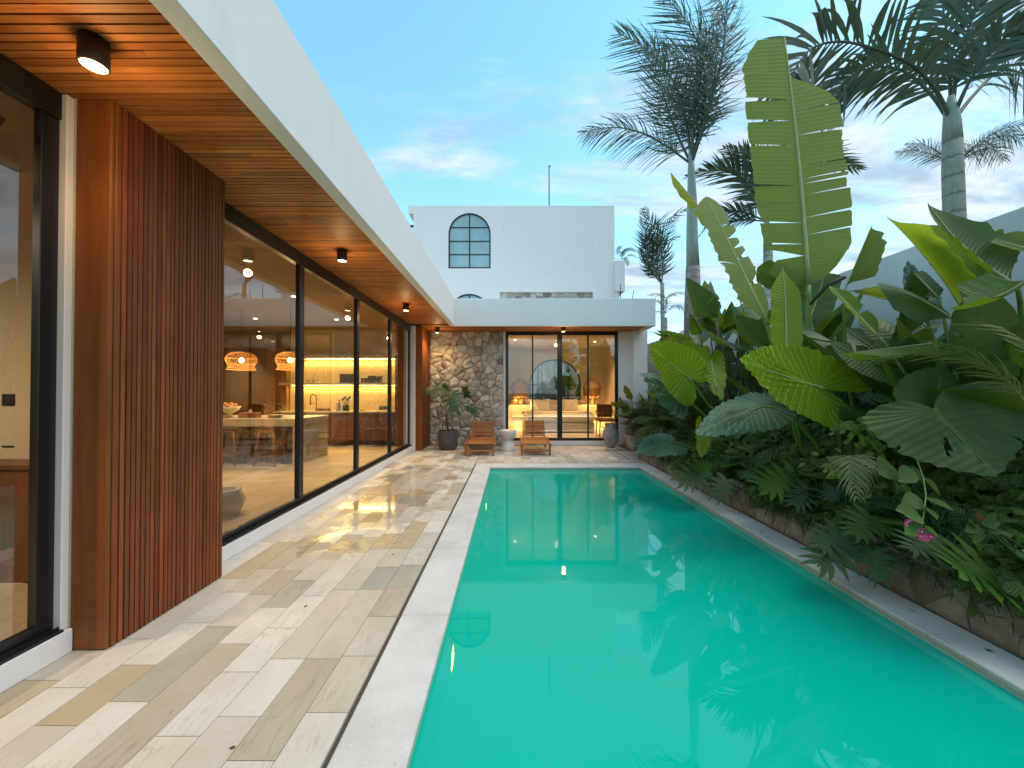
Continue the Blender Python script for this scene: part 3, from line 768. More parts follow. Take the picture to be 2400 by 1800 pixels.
# rooms behind the glass
V('floor', 'joint', -8.0, -2.425, -1.5, 9.40, -0.02, 0.100)
V('floor', 'joint', -2.0, 3.3, SY+.205, 13.4, -0.02, 0.100)
fl = villa
for i in range(9):
    for j in range(15):
        xa = -2.43 - (i+1)*0.60; ya = -0.6 + j*0.60 + (0.3 if i % 2 else 0)
        if ya + .6 > 9.40 or xa < -7.9: continue
        if ya < 2.72 < ya + .6: continue
        tile(unit3, villa, xa, xa+.6, ya, ya+.6, 0.118, nm='floor_tile')
for i in range(5):
    for j in range(6):
        tile(unit3, villa, -0.2+i*.64, .44+i*.64, SY+.21+j*.62, SY+.83+j*.62, 0.118, nm='floor_tile')
V('ceiling', 'ceiling', -8.0, -2.352, -1.5, 9.40, 2.812, 2.829)
V('ceiling', 'beige', -0.3, 3.3, SY+.205, 13.36, 2.80, 2.829)
V('wall', 'beige', -8.1, -8.0, -1.5, 9.5, 0, 2.83)
V('wall', 'beige', -8.0, -1.3, -1.7, -1.6, 0, 3.37)
# kitchen rear wall: timber doors to the left, plaster splashback to the right
KY = 9.30
V('wall', 'beige2', -5.35, -2.36, KY, KY+.10, 0.1, 2.811)
for i, (a, b, mt) in enumerate(((-8.0, -7.15, 'cab_wood'), (-7.13, -6.28, 'cab_wood'), (-6.26, -5.86, 'cab_wood'))):
    BX('door_panel', M[mt], villa, a, b, KY-.02, KY+.09, 0.12, 2.38, 0.004)
BX('door_panel', M['stool_wood'], villa, -5.84, -5.37, KY-.12, KY+.09, 0.12, 2.38, 0.004)
V('wall', 'ceiling', -8.0, -5.36, KY-.04, KY+.095, 2.385, 2.811)
V('wall', 'cab_wood', -2.63, -2.36, KY-.62, KY-.01, 0.1, 2.811)
# bedroom walls
BYW = 13.30
def wall_with_arch():
    # rear bedroom wall with an arched opening
    x0, x1, z0, z1 = -0.3, 3.3, 0.1, 2.80
    cx, zb, zs, r = 1.505, 1.05, 1.56, 0.895
    arc = [(cx + r*math.cos(a), zs + r*math.sin(a)) for a in [math.pi*i/24 for i in range(25)]]
    inner = [(cx+r, zb)] + arc + [(cx-r, zb)]
    vs, fs = [], []
    def outer(p):
        dx, dz = p[0]-cx, p[1]-1.5
        t = 1e9
        for lim, d, c in ((x1, dx, cx), (x0, dx, cx)):
            if (lim-c)*d > 0: t = min(t, (lim-c)/d)
        for lim, d, c in ((z1, dz, 1.5), (z0, dz, 1.5)):
            if (lim-c)*d > 0: t = min(t, (lim-c)/d)
        return (cx+dx*t, 1.5+dz*t)
    allp = inner
    n = len(allp)
    for p in allp: vs.append((p[0], BYW, p[1]))
    for p in allp: q = outer(p); vs.append((q[0], BYW, q[1]))
    for p in allp: vs.append((p[0], BYW+.12, p[1]))
    for i in range(n):
        j = (i+1) % n
        fs.append((i, j, n+j, n+i)); fs.append((i, 2*n+i, 2*n+j, j))
    # outer corners
    b = len(vs); vs += [(x0, BYW, z0), (x1, BYW, z0), (x1, BYW, z1), (x0, BYW, z1)]
    for i in range(n):
        j = (i+1) % n
        a1, a2 = vs[n+i], vs[n+j]
        for k, c in enumerate(((x0, z0), (x1, z0), (x1, z1), (x0, z1))):
            if (abs(a1[0]-c[0]) < 1e-6 and abs(a2[2]-c[1]) < 1e-6) or (abs(a2[0]-c[0]) < 1e-6 and abs(a1[2]-c[1]) < 1e-6):
                if abs(a1[0]-a2[0]) > 1e-6 and abs(a1[2]-a2[2]) > 1e-6: fs.append((n+i, n+j, b+k))
    link('wall', mesh('wall', vs, fs), M['beige'], villa)
    # window frame in the opening
    w = link('arched_window', None, None, villa)
    mb = MB(); t = 0.045
    ring = [(cx+r, zb)] + arc + [(cx-r, zb)]
    def inset(p, d):
        dx, dz = p[0]-cx, p[1]-zs
        if dz >= -1e-6: L = math.hypot(dx, dz); return (cx+dx*(L-d)/L, zs+dz*(L-d)/L)
        return (p[0]-math.copysign(d, dx), p[1]+d)
    for i in range(len(ring)):
        p, q = ring[i], ring[(i+1) % len(ring)]; a, b2 = inset(p, t), inset(q, t)
        y0, y1 = BYW+.02, BYW+.07
        mb.add([(p[0], y0, p[1]), (q[0], y0, q[1]), (b2[0], y0, b2[1]), (a[0], y0, a[1]), (p[0], y1, p[1]), (q[0], y1, q[1]), (b2[0], y1, b2[1]), (a[0], y1, a[1])],
               [(0, 1, 2, 3), (7, 6, 5, 4), (3, 2, 6, 7), (0, 4, 5, 1)])
    mb.build('frame', M['black'], w)
    for xx in (-0.45, 0.0, 0.45):
        top = zs + math.sqrt(r*r-xx*xx) - .03
        BX('glazing_bar', M['black'], w, cx+xx-.016, cx+xx+.016, BYW+.03, BYW+.06, zb+.03, top)
    for zz in (zs, zs-.36+.0):
        BX('glazing_bar', M['black'], w, cx-r+.03, cx+r-.03, BYW+.032, BYW+.058, zz-.016, zz+.016)
    link('pane', mesh('pane', [(p[0], BYW+.045, p[1]) for p in ring], [tuple(range(len(ring)))]), M['glass'], w)
wall_with_arch()
V('wall', 'beige', -0.32, -0.21, SY+.205, BYW+.1, 0.1, 2.83)
V('wall', 'beige2', 3.20, 3.30, SY+.205, BYW+.1, 0.1, 2.83)
V('headboard_ledge', 'beige2', -0.2, 3.19, 12.95, BYW-.001, 0.12, 0.88, 0.01)
V('bedside_shelf', 'beige2', 0.02, 0.50, 12.45, 12.949, 0.42, 0.52, 0.01)
V('bedside_shelf', 'beige2', 2.62, 3.19, 12.45, 12.949, 0.42, 0.52, 0.01)
for x in (0.36, 0.44): BX('socket', M['blacksoft'], villa, x, x+.07, 12.94, 12.949, 0.58, 0.66)
for i in range(6):
    u = 889 + (0, 9, 18, 38, 48, 57)[i]
    x = at(u, 957, KY).x
    BX('socket', M['blacksoft'], villa, x, x+.085, KY-.008, KY-.0005, 0.885, 0.975, 0.004)
# first room seen at the left edge

BX('socket', M['blacksoft'], villa, -3.46, -3.38, 2.61, 2.6195, 1.21, 1.29, 0.003)
BX('socket', M['blacksoft'], villa, -3.46, -3.38, 2.61, 2.6195, 0.93, 0.94, 0.003)
c0 = thing('low_cabinet', (-3.6, 2.50, 0.12), 'dark brown low cabinet behind the glass at the left edge', 'cabinet')
BX('carcass', M['cab_wood'], c0, -1.9, 0.95, -0.10, 0.115, 0.0, 0.70, 0.005)
BX('top', M['cab_wood'], c0, -1.92, 0.97, -0.12, 0.115, 0.701, 0.73, 0.004)
rr = thing('curtain_rail', (-2.42, 1.0, 2.60), 'black rail with roller brackets above the glass at the left edge', 'rail')
MB().tube([(0, -1.4, 0), (0, 0.82, 0)], .012, 8).build('rod', M['black'], rr, True)
for yy in (0.2, 0.5, 0.78): MB().lathe([(0.03, -.012), (0.034, 0), (0.03, .012)], 14).build('roller', M['black'], rr, True, loc=(0.0, yy, -0.02), rot=(0, rad(90), 0))

# ------------------------------------------------------------------ white house behind
TY = 14.3
tower = thing('white_house', (0, TY, 0), 'tall white plastered house with arched windows rising behind the villa', 'house')
def tower_front():
    x0, x1, z0, z1 = -3.66, 3.84, 0.0, 8.28
    wins = []
    for (u, vt) in ((1101.3, 499.0), (1099.5, 688.3)):
        top = at(u, vt, TY); cx = top.x; r = 0.79
        zs = top.z - r; zb = zs - 1.29
        wins.append((cx, r, zs, zb))
    rec = (at(1172, 684, TY).x, at(1390, 684, TY).x, at(1172, 684, TY).z - 0.55, at(1172, 684, TY).z)
    # facade built as strips round the openings
    mb = MB()
    xs_ = sorted({x0, x1, rec[0], rec[1], *[q for c in wins for q in (c[0]-c[1], c[0]+c[1])]})
    def fill(xa, xb, za, zb_): mb.quad((xa, TY, za), (xb, TY, za), (xb, TY, zb_), (xa, TY, zb_))
    n = 16
    def arch_col(cx, r, segs):
        # columns across one pair of stacked windows
        for i in range(n):
            a0, a1 = -math.cos(math.pi*i/n), -math.cos(math.pi*(i+1)/n)
            xa, xb = cx+r*a0, cx+r*a1
            prev = (z0, z0)
            for (zs, zb_) in segs:
                ta, tb = zs + r*math.sqrt(max(0, 1-a0*a0)), zs + r*math.sqrt(max(0, 1-a1*a1))
                mb.quad((xa, TY, prev[0]), (xb, TY, prev[1]), (xb, TY, zb_), (xa, TY, zb_))
                mb.quad((xa, TY, zb_), (xb, TY, zb_), (xb, TY+.08, zb_), (xa, TY+.08, zb_))
                mb.quad((xa, TY, ta), (xa, TY+.08, ta), (xb, TY+.08, tb), (xb, TY, tb))
                prev = (ta, tb)
            mb.quad((xa, TY, prev[0]), (xb, TY, prev[1]), (xb, TY, z1), (xa, TY, z1))
    cx = (wins[0][0]+wins[1][0])/2; r = 0.79
    wins = [(cx, r, w_[2], w_[3]) for w_ in wins]
    segs = sorted([(w_[2], w_[3]) for w_ in wins])
    fill(x0, cx-r, z0, z1); arch_col(cx, r, segs)
    for (zs, zb_) in segs:
        for s in (-1, 1): mb.quad((cx+s*r, TY, zb_), (cx+s*r, TY+.08, zb_), (cx+s*r, TY+.08, zs), (cx+s*r, TY, zs))
    fill(cx+r, rec[0], z0, z1); fill(rec[0], rec[1], z0, rec[2]); fill(rec[0], rec[1], rec[3], z1); fill(rec[1], x1, z0, z1)
    # recess reveals
    for s in (rec[0], rec[1]): mb.quad((s, TY, rec[2]), (s, TY+.14, rec[2]), (s, TY+.14, rec[3]), (s, TY, rec[3]))
    for s in (rec[2], rec[3]): mb.quad((rec[0], TY, s), (rec[1], TY, s), (rec[1], TY+.14, s), (rec[0], TY+.14, s))
    mb.build('wall', M['white_tower'], tower, loc=(0, -TY, 0))
    BX('wall', M['white_tower'], tower, x0, x0+.15, .002, 6, 0, z1)

    BX('wall', M['white_tower'], tower, x1-.15, x1, .002, 6, 0, z1)
    BX('roof_slab', M['white_tower'], tower, x0+.151, x1-.151, .1, 6, z1-.35, z1-.1)
    BX('wall', M['white_tower'], tower, x0+.151, x1-.151, 5.9, 6, 0, z1-.36)
    BX('wall', M['white_tower'], tower, x0+.151, x1-.151, .16, .2, 0, z1-.36)
    # stone lined recess
    rs2 = random.Random(5)
    cnt = 0
    for p, poly in cells(rec[0], rec[1], rec[2], rec[3], 0.2, rs2, 0.36, 1.2):
        vs, fs = stone_piece(p, poly, 0.006, 0.02, rs2, 0.3)
        link('stone', mesh('stone', [(v[0], .14 - v[2], v[1]) for v in vs], fs), M['stone'], tower)
    for (cx, r, zs, zb_) in wins:
        w = link('arched_window', None, None, tower)
        ring = [(cx+r, zb_)] + [(cx+r*math.cos(math.pi*i/n), zs+r*math.sin(math.pi*i/n)) for i in range(n+1)] + [(cx-r, zb_)]
        def inset(p, d):
            dx, dz = p[0]-cx, p[1]-zs
            if dz >= -1e-6: L = math.hypot(dx, dz); return (cx+dx*(L-d)/L, zs+dz*(L-d)/L)
            return (p[0]-math.copysign(d, dx), p[1]+d)
        mb2 = MB(); t = 0.05; yy0, yy1 = .02, .07
        for i in range(len(ring)):
            p, q = ring[i], ring[(i+1) % len(ring)]; a, b = inset(p, t), inset(q, t)
            mb2.add([(p[0], yy0, p[1]), (q[0], yy0, q[1]), (b[0], yy0, b[1]), (a[0], yy0, a[1]), (p[0], yy1, p[1]), (q[0], yy1, q[1]), (b[0], yy1, b[1]), (a[0], yy1, a[1])],
                    [(0, 1, 2, 3), (7, 6, 5, 4), (3, 2, 6, 7), (0, 4, 5, 1)])
        mb2.build('frame', M['black'], w)
        BX('glazing_bar', M['black'], w, cx-.02, cx+.02, .03, .065, zb_+.04, zs+r-.04)
        zc = at(1100, 533, TY).z - (wins[0][2]) + zs
        rows = [zs + r - 0.535, zs + r - 1.05, zs + r - 1.55]
        for zz in rows:
            hw = r-.03 if zz < zs else math.sqrt(r*r-(zz-zs)**2)-.03
            BX('glazing_bar', M['black'], w, cx-hw, cx+hw, .032, .063, zz-.018, zz+.018)
        # panes, one per light
        zz = [zb_+.03] + rows[::-1] + [zs+r-.02]
        for i in range(4):
            for s in (-1, 1):
                if i < 3:
                    pts = [(cx, zz[i]), (cx+s*(r-.03), zz[i]), (cx+s*(r-.03), min(zz[i+1], zs)), (cx, zz[i+1])]
                    if zz[i+1] > zs:
                        a1 = math.asin((zz[i+1]-zs)/r)
                        pts = [(cx, zz[i]), (cx+s*(r-.03), zz[i])] + [(cx+s*(r-.03)*math.cos(a1*k/3), zs+(r-.03)*math.sin(a1*k/3)) for k in range(4)] + [(cx, zz[i+1])]
                else:
                    a1 = math.asin(max(-1, min(1, (zz[3]-zs)/r)))
                    pts = [(cx, zz[3])] + [(cx+s*(r-.03)*math.cos(a1+(math.pi/2-a1)*k/8), zs+(r-.03)*math.sin(a1+(math.pi/2-a1)*k/8)) for k in range(9)]
                link('pane', mesh('pane', [(q[0], .05, q[1]) for q in pts], [tuple(range(len(pts)))]), M['frosted'], w)
tower_front()
# balcony to the right, overhang and railing to the left
a = at(1443, 612, TY); b = at(1463, 684, TY)
BX('balcony', M['white_tower'], tower, 3.842, b.x, -0.1, 2.2, b.z, a.z, 0.01)
BX('balcony_base', M['white_tower'], tower, 3.842, b.x-.2, 0.0, 2.2, b.z-.35, b.z-.002)
a = at(957.5, 482, TY); b = at(968, 501, TY)
BX('roof_overhang', M['white_tower'], tower, a.x, -3.662, -0.02, 3, b.z, a.z+.02, 0.01)
BX('railing', M['black'], tower, -4.35, -3.662, 0.3, 0.36, at(960, 524, TY).z, at(960, 519, TY).z)
BX('side_wall', M['white_tower'], tower, -4.35, -3.662, 0.5, 3.0, 0, at(960, 526, TY).z)
mast = thing('antenna_mast', at(1287, 478, 15.2), 'thin dark antenna mast standing on the roof of the white house', 'antenna')
h = at(1287, 390, 15.2).z - at(1287, 480, 15.2).z
MB().tube([(0, 0, -.3), (0, 0, h)], .022, 8).build('pole', M['blacksoft'], mast, True)
MB().tube([(-.03, 0, h-.02), (.06, 0, h-.02)], .018, 6).build('cap', M['blacksoft'], mast, True)
for (u, vt, vb, lab) in ((1454, 665, 699, 'thin metal rod sticking up beside the corner of the white house'), (1481, 681, 699, 'short leaning metal rod above the roof right of the white house')):
    p = at(u, vb+8, 12.5); q = at(u + (4 if u > 1460 else 0), vt, 12.5)
    t = thing('metal_rod', p, lab, 'rod')
    MB().tube([(0, 0, 0), tuple(q-p)], .012, 6).build('rod', M['blacksoft'], t, True)

# ------------------------------------------------------------------ garden wall
gw = thing('garden_wall', (4.2, 0, 0), 'plain pale plastered wall running along the right side behind the plants', 'wall')
BX('wall', M['white_wall'], gw, 0, .18, -2.5, 9.6, -0.03, 2.83, 0.01)
gw2 = thing('concrete_wall', (4.2, 9.6, 0), 'rough grey concrete boundary wall beyond the end of the villa', 'wall')
BX('wall', M['concrete_raw'], gw2, 0, .18, 0.01, 5.5, -0.03, 2.80, 0.01)
# ------------------------------------------------------------------ planter
pl = thing('planter_wall', (2.495, 0, 0), 'low planter wall of brown flat stones along the right side of the pool', 'planter')
BX('wall_core', M['joint'], pl, .02, .16, -1.6, 7.58, -0.03, 0.24)
rs3 = random.Random(21)
for p, poly in cells(0.3, 7.58, 0.0, 0.262, 0.125, rs3, 0.34, 1.9):
    vs, fs = stone_piece(p, poly, 0.003, 0.018, rs3, 0.35)
    link('stone', mesh('stone', [(.022 - v[2], v[0], v[1]) for v in vs], [f[::-1] for f in fs]), M['stone_planter'], pl)
for p, poly in cells(.0, .30, 0.0, 0.262, 0.13, rs3, 0.3, 1.1):
    vs, fs = stone_piece(p, poly, 0.003, 0.018, rs3, 0.35)
    link('stone', mesh('stone', [(v[0], 7.585 + v[2], v[1]) for v in vs], [f[::-1] for f in fs]), M['stone_planter'], pl)
BX('cap', M['stone_planter'], pl, .0, .15, -1.6, 7.58, 0.262, 0.272, 0.004)
pl2 = thing('planter_wall', (2.72, 8.66, 0), 'short stone planter wall beside the grey urn at the far end of the terrace', 'planter')
BX('wall_core', M['joint'], pl2, .02, .3, 0.02, 0.79, -0.03, 0.29)
for p, poly in cells(0.0, 0.79, 0.0, 0.30, 0.15, rs3, 0.34, 1.4):
    vs, fs = stone_piece(p, poly, 0.003, 0.02, rs3, 0.4)
    link('stone', mesh('stone', [(.02 - v[2], v[0], v[1]) for v in vs], [f[::-1] for f in fs]), M['stone'], pl2)
for p, poly in cells(0.02, 1.2, 0.0, 0.30, 0.15, rs3, 0.34, 1.4):
    vs, fs = stone_piece(p, poly, 0.003, 0.02, rs3, 0.4)
    link('stone', mesh('stone', [(v[0], 0.0 - v[2]+.02, v[1]) for v in vs], fs), M['stone'], pl2)
soil = MB().box(2.66, 4.195, -1.6, 7.3, -0.02, 0.21).build('planter_soil', M['soil']); tag(soil, kind='structure')
soil = MB().box(3.05, 4.195, 7.31, 9.45, -0.02, 0.20).build('planter_soil', M['soil']); tag(soil, kind='structure')
# stepping slab with pebbles
ss = thing('stepping_slab', (2.66, 7.98, 0.0), 'square grey stepping slab set among pebbles beside the pool corner', 'slab')
BX('slab', M['slab'], ss, -0.36, 0.36, -0.50, 0.52, -0.03, 0.012, 0.01)
def pebbles():
    mb = MB(); rp = random.Random(3)
    for i in range(420):
        x = rp.uniform(2.10, 2.27) if i < 260 else rp.uniform(2.10, 3.0)
        y = rp.uniform(7.42, 8.6) if i < 260 else rp.uniform(7.16, 7.46)
        r = rp.uniform(.010, .022); z = rp.uniform(-.012, .004)
        a = rp.uniform(0, 6.28); ca, sa = math.cos(a), math.sin(a)
        vs = []
        for (px_, py_, pz_) in ((1, 0, 0), (.5, .8, .1), (-.5, .8, 0), (-1, 0, .1), (-.5, -.8, 0), (.5, -.8, 0)):
            vs.append((x+(px_*ca-py_*sa)*r*1.3, y+(px_*sa+py_*ca)*r, z+pz_*r*.4))
        vs.append((x, y, z+r*.7)); mb.add(vs, [(k, (k+1) % 6, 6) for k in range(6)])
    o = mb.build('pebbles', M['pebble'], smooth=True); tag(o, 'strip of small pale pebbles round the stepping slab', 'pebbles', kind='stuff')
pebbles()
# ================================================================== LAMPS
def point(name, loc, e, col, size=0.05, parent=None, typ='POINT', **k):
    l = bpy.data.lights.new(name, typ); l.energy = e; l.color = col
    if typ == 'POINT': l.shadow_soft_size = size
    if typ == 'SPOT': l.shadow_soft_size = size; l.spot_size = k.get('cone', rad(110)); l.spot_blend = 0.9
    if typ == 'AREA': l.shape = 'RECTANGLE'; l.size = size; l.size_y = k.get('sy', size)
    o = bpy.data.objects.new(name, l); o.location = loc
    if parent is not None: o.parent = parent
    COL.objects.link(o); return o
WARM = (1.0, 0.62, 0.27)
for i, (x, y, lab) in enumerate(((-1.775, 1.62, 'bronze cylinder spotlight under the soffit nearest the camera, lit'),
        (-1.785, 4.04, 'bronze cylinder spotlight halfway along the soffit, lit'),
        (-1.79, 6.5, 'bronze cylinder spotlight near the far end of the long soffit, lit'),
        (-1.72, 8.90, 'bronze cylinder spotlight in front of the stone clad wall, lit'),
        (1.18, 8.74, 'bronze cylinder spotlight above the bedroom glass door, lit'))):
    t = thing('ceiling_lamp', (x, y, 2.801), lab, 'lamp', 'cylinder spotlights under the soffit')
    MB().lathe([(0.0, 0), (.05, 0), (.05, -.115), (.044, -.118), (.043, -.105), (.0, -.10)], 32, cap=False).build('lamp_housing', M['brown_metal'], t, True)
    MB().lathe([(.043, -.112), (.02, -.117), (.0, -.117)], 24, cap=False).build('bulb', M['lamp'], t, True)
    point('lamp_light', (0, 0, -.15), (12, 10, 12, 34, 12)[i], WARM, 0.045, t, 'SPOT', cone=rad(150))
    point('lamp_glow', (0.0, 0, -.24), 3.4 if i == 0 else 2.6, WARM, 0.04, t)

# interior downlights
for i, (x, y, z) in enumerate(((-3.6, 4.2, 2.80), (-4.9, 5.4, 2.80), (-3.4, 6.0, 2.80), (-5.2, 7.8, 2.80), (-3.6, 7.9, 2.80), (0.1, 10.9, 2.79), (2.45, 11.3, 2.79))):
    t = thing('downlight', (x, y, z), ('small round recessed light in the kitchen ceiling' if i < 5 else 'small round recessed light in the bedroom ceiling') + (', nearest the glass', ', over the bar stools', ', over the island end', ', left of the shelves', ', before the shelves', ', left of the bed', ', right of the bed')[i], 'light', 'recessed ceiling lights')
    MB().lathe([(.045, 0), (.05, -.004), (.038, -.004)], 20, cap=False).build('ring', M['linen'], t, True)
    MB().lathe([(.038, -.003), (.0, -.003)], 20, cap=False).build('lens', M['lampcool'], t, True)
    point('down_light', (0, 0, -.04), 80 if i < 5 else 230, (1.0, 0.66, 0.34), 0.05, t, 'SPOT', cone=rad(130))

t = thing('room_fill_light', (-4.2, 0.6, 2.79), 'added fill light under the ceiling of the room at the left edge', 'light')  # added downlight that brightens the otherwise dark left room
MB().lathe([(.045, 0), (.05, -.004), (.038, -.004)], 20, cap=False).build('ring', M['linen'], t, True)
MB().lathe([(.038, -.003), (.0, -.003)], 20, cap=False).build('lens', M['lampcool'], t, True)
point('down_light', (0, 0, -.04), 260, (1.0, 0.74, 0.45), 0.08, t, 'SPOT', cone=rad(160))
# ================================================================== KITCHEN
FZ = 0.118
isl = thing('kitchen_island', (-4.6, 6.8, FZ), 'long pale marble kitchen island with a waterfall end behind the glass wall', 'kitchen island')
BX('worktop', M['marble'], isl, -2.1, 1.10, -.54, .54, .63, .755, 0.004)
BX('side_panel', M['marble'], isl, 1.04, 1.098, -.54, .54, 0, .628, 0.003)
BX('island_base', M['marble'], isl, -2.1, 1.036, .10, .52, 0, .628)
def stool():
    t = thing('bar_stool', (0, 0, 0), 'x', 'stool', 'wooden bar stools at the island')
    v = MB()
    n = 20
    prof = [(-.20, .0), (-.19, .012), (0, 0), (0, 0)]
    vs, fs = [], []
    for k in range(n):
        a = 2*math.pi*k/n; vs.append((.19*math.cos(a), .15*math.sin(a), .565+.018*math.cos(a)**2))
    for k in range(n):
        a = 2*math.pi*k/n; vs.append((.175*math.cos(a), .135*math.sin(a), .53+.01*math.cos(a)**2))
    for k in range(n):
        a = 2*math.pi*k/n; vs.append((.10*math.cos(a), .08*math.sin(a), .562))
    fs = [(k, (k+1) % n, n+(k+1) % n, n+k)[::-1] for k in range(n)] + [(k, 2*n+k, 2*n+(k+1) % n, (k+1) % n)[::-1] for k in range(n)]
    fs += [tuple(range(2*n, 3*n)), tuple(range(n, 2*n))[::-1]]
    link('seat', mesh('seat', vs, fs, False), M['stool_wood'], t)
    for sx in (-1, 1):
        for sy in (-1, 1):
            MB().tube([(sx*.175, sy*.145, 0), (sx*.12, sy*.09, .54)], [.014, .02], 8).build('leg', M['stool_wood'], t, True)
    for sy in (-1, 1): MB().box(-.15, .15, sy*.125-.01, sy*.125+.01, .15, .185).build('stretcher', M['stool_wood'], t)
    for sx in (-1, 1): MB().box(sx*.145-.01, sx*.145+.01, -.11, .11, .27, .30).build('stretcher', M['stool_wood'], t)
    return t
s0 = stool()
for i, (x, y, rz, lab) in enumerate(((-4.62, 6.30, .1, 'wooden bar stool nearest the timber cladding, in the front row'), (-3.93, 6.28, -.1, 'wooden bar stool under the second pendant, in the front row'),
                              (-4.55, 6.72, .5, 'wooden bar stool tucked under the island behind the left one'), (-3.78, 6.70, .3, 'wooden bar stool tucked under the island beside its marble end'))):
    o = s0 if i == 0 else copy_tree(s0)
    o.location = (x, y, FZ); o.rotation_euler = (0, 0, rz); o['label'] = lab
# counter, shelf and bulkhead
ct = thing('kitchen_counter', (-3.85, 8.99, FZ), 'kitchen counter with stone top and dark wooden drawers under the lit shelves', 'counter')
BX('worktop', M['worktop'], ct, -1.5, 1.21, -.31, .305, .715, .755, 0.004)
BX('carcass', M['cab_wood'], ct, -1.5, 1.20, -.26, .30, .09, .714)
BX('plinth', M['blacksoft'], ct, -1.49, 1.19, -.22, .30, 0, .089)
for i in range(5): BX('drawer', M['cab_wood'], ct, -1.49+i*.538, -1.49+(i+1)*.538-.008, -.281, -.262, .10, .70, .003)
def shelf(z, th, y0, lab, nm='wall_shelf'):
    t = thing(nm, (-3.85, KY, z), lab, 'shelf')
    BX('board', M['worktop'], t, -1.62 if nm == 'wall_shelf' else -1.5, 1.21, -y0, -.001, 0, th, .004)
    BX('led_strip', M['led'], t, -1.45, 1.20, -.035, -.015, -.012, -.0005)
    l = point('strip_light', (-.12, -.06, -.02), 26, (1.0, 0.60, 0.13), 2.6, t, 'AREA', sy=.04); l.rotation_euler = (rad(-25), 0, 0)
shelf(at(800, 903, KY).z, .05, .26, 'long stone wall shelf lit from below by a yellow strip')
shelf(at(800, 842, KY).z, .09, .30, 'upper shelf beam with a yellow light strip under it', 'upper_shelf')
# things on the shelf
shz = at(800, 903, KY).z + .051
def onshelf(u, dy=.14): return at(u, 900, KY-dy).x
def small_box(name, u, w_, h_, lab, cat='box', mt='blacksoft', parts=True):
    t = thing(name, (onshelf(u), KY-.14, shz), lab, cat)
    BX('body', M[mt], t, -w_/2, w_/2, -.06, .06, 0, h_, .006)
    BX('lid', M['black'], t, -w_/2-.003, w_/2+.003, -.063, .063, h_+.0005, h_+.012, .003)
    return t
small_box('storage_box', 814, .32, .20, 'wide black box on the shelf beside the second mullion')
small_box('storage_tin', 872, .15, .16, 'black square tin on the shelf between the mullions, left one', 'tin')
small_box('storage_tin', 889, .11, .15, 'black square tin on the shelf between the mullions, right one', 'tin')
for i, u in enumerate((849, 856, 862)):
    t = thing('glass_jar', (onshelf(u), KY-.14, shz), ('left', 'middle', 'right')[i] + ' small dark jar of three between the black boxes', 'jar')
    MB().lathe([(.028, 0), (.03, .02), (.03, .11), (.022, .125), (.0, .126)], 12, cap=False).build('jar_body', M['blacksoft'], t, True)
    MB().lathe([(.024, .127), (.024, .14), (0, .141)], 12, cap=False).build('lid', M['steel'], t, True)
for i, u in enumerate((676, 688, 722, 734, 745)):
    t = thing('drinking_glass', (onshelf(u), KY-.12, shz), ('first', 'second', 'third', 'fourth', 'fifth')[i] + ' upturned drinking glass from the left end of the lit shelf', 'glass')
    MB().lathe([(.032, 0), (.026, .08), (.0, .082)], 14, cap=False).build('glass_bowl', M['wineglass'], t, True)
    MB().lathe([(.033, 0), (.031, .002), (.030, .001)], 14, cap=False).build('rim', M['linen'], t, True)
CZ = FZ + .756
# faucet
t = thing('faucet', (at(740, 960, 9.05).x, 9.08, CZ), 'tall black spring neck kitchen tap on the rear counter', 'faucet')
pts = [(0, 0, 0), (0, 0, .30)] + [(-.07+.07*math.cos(a), 0, .30+.085*math.sin(a)) for a in [math.pi*k/8 for k in range(1, 9)]] + [(-.14, 0, .22)]
MB().tube(pts, .012, 8).build('neck', M['black'], t, True)
MB().tube([(-.14, 0, .23), (-.14, 0, .13)], .018, 8).build('spray_head', M['black'], t, True)
MB().tube([(.0, 0, .0), (0, 0, .07)], .022, 10).build('base', M['black'], t, True)
MB().tube([(-.14, 0, .17), (0, 0, .17)], .006, 6).build('bracket', M['black'], t, True)
# utensil holder
t = thing('utensil_holder', (at(810, 960, 9.0).x, 9.02, CZ), 'black square holder full of dark cooking spoons on the counter', 'utensil holder')
BX('holder', M['black'], t, -.06, .06, -.05, .05, 0, .13, .004)
for i in range(6):
    a = (-.09+.036*i); hh = .24+.03*(i % 3)
    MB().tube([(a*.4, 0, .12), (a, .01, hh)], .006, 6).build('spoon_handle', M['blacksoft'], t, True)
    MB().lathe([(0, -.03), (.02, -.015), (.024, 0), (.016, .02), (0, .028)], 10, cap=False).build('spoon_head', M['blacksoft'], t, True, loc=(a, .01, hh+.02), scale=(1, .4, 1.2))
t = thing('knife_block', (at(793, 960, 9.0).x, 9.05, CZ), 'pale upright board with hanging knife beside the black utensil holder', 'knife block')
BX('block', M['worktop'], t, -.07, .05, -.02, .02, 0, .19, .004)
BX('knife', M['blacksoft'], t, .0, .025, -.03, -.021, .06, .26, .004)
t = thing('dish_tray', (at(755, 962, 8.95).x, 8.98, CZ), 'low wooden tray beside the kitchen tap', 'tray')
BX('tray_base', M['stool_wood'], t, -.14, .2, -.06, .06, 0, .02, .004); BX('tray_rim', M['stool_wood'], t, -.14, .2, -.06, -.05, .0205, .06, .002)
t = thing('soap_dish', (at(848, 962, 8.95).x, 8.98, CZ), 'small clear dish on the counter between the second and third mullions', 'dish')
BX('dish', M['worktop'], t, -.05, .05, -.03, .03, 0, .02, .004); BX('soap', M['ceramic'], t, -.03, .03, -.02, .02, .0205, .05, .01)
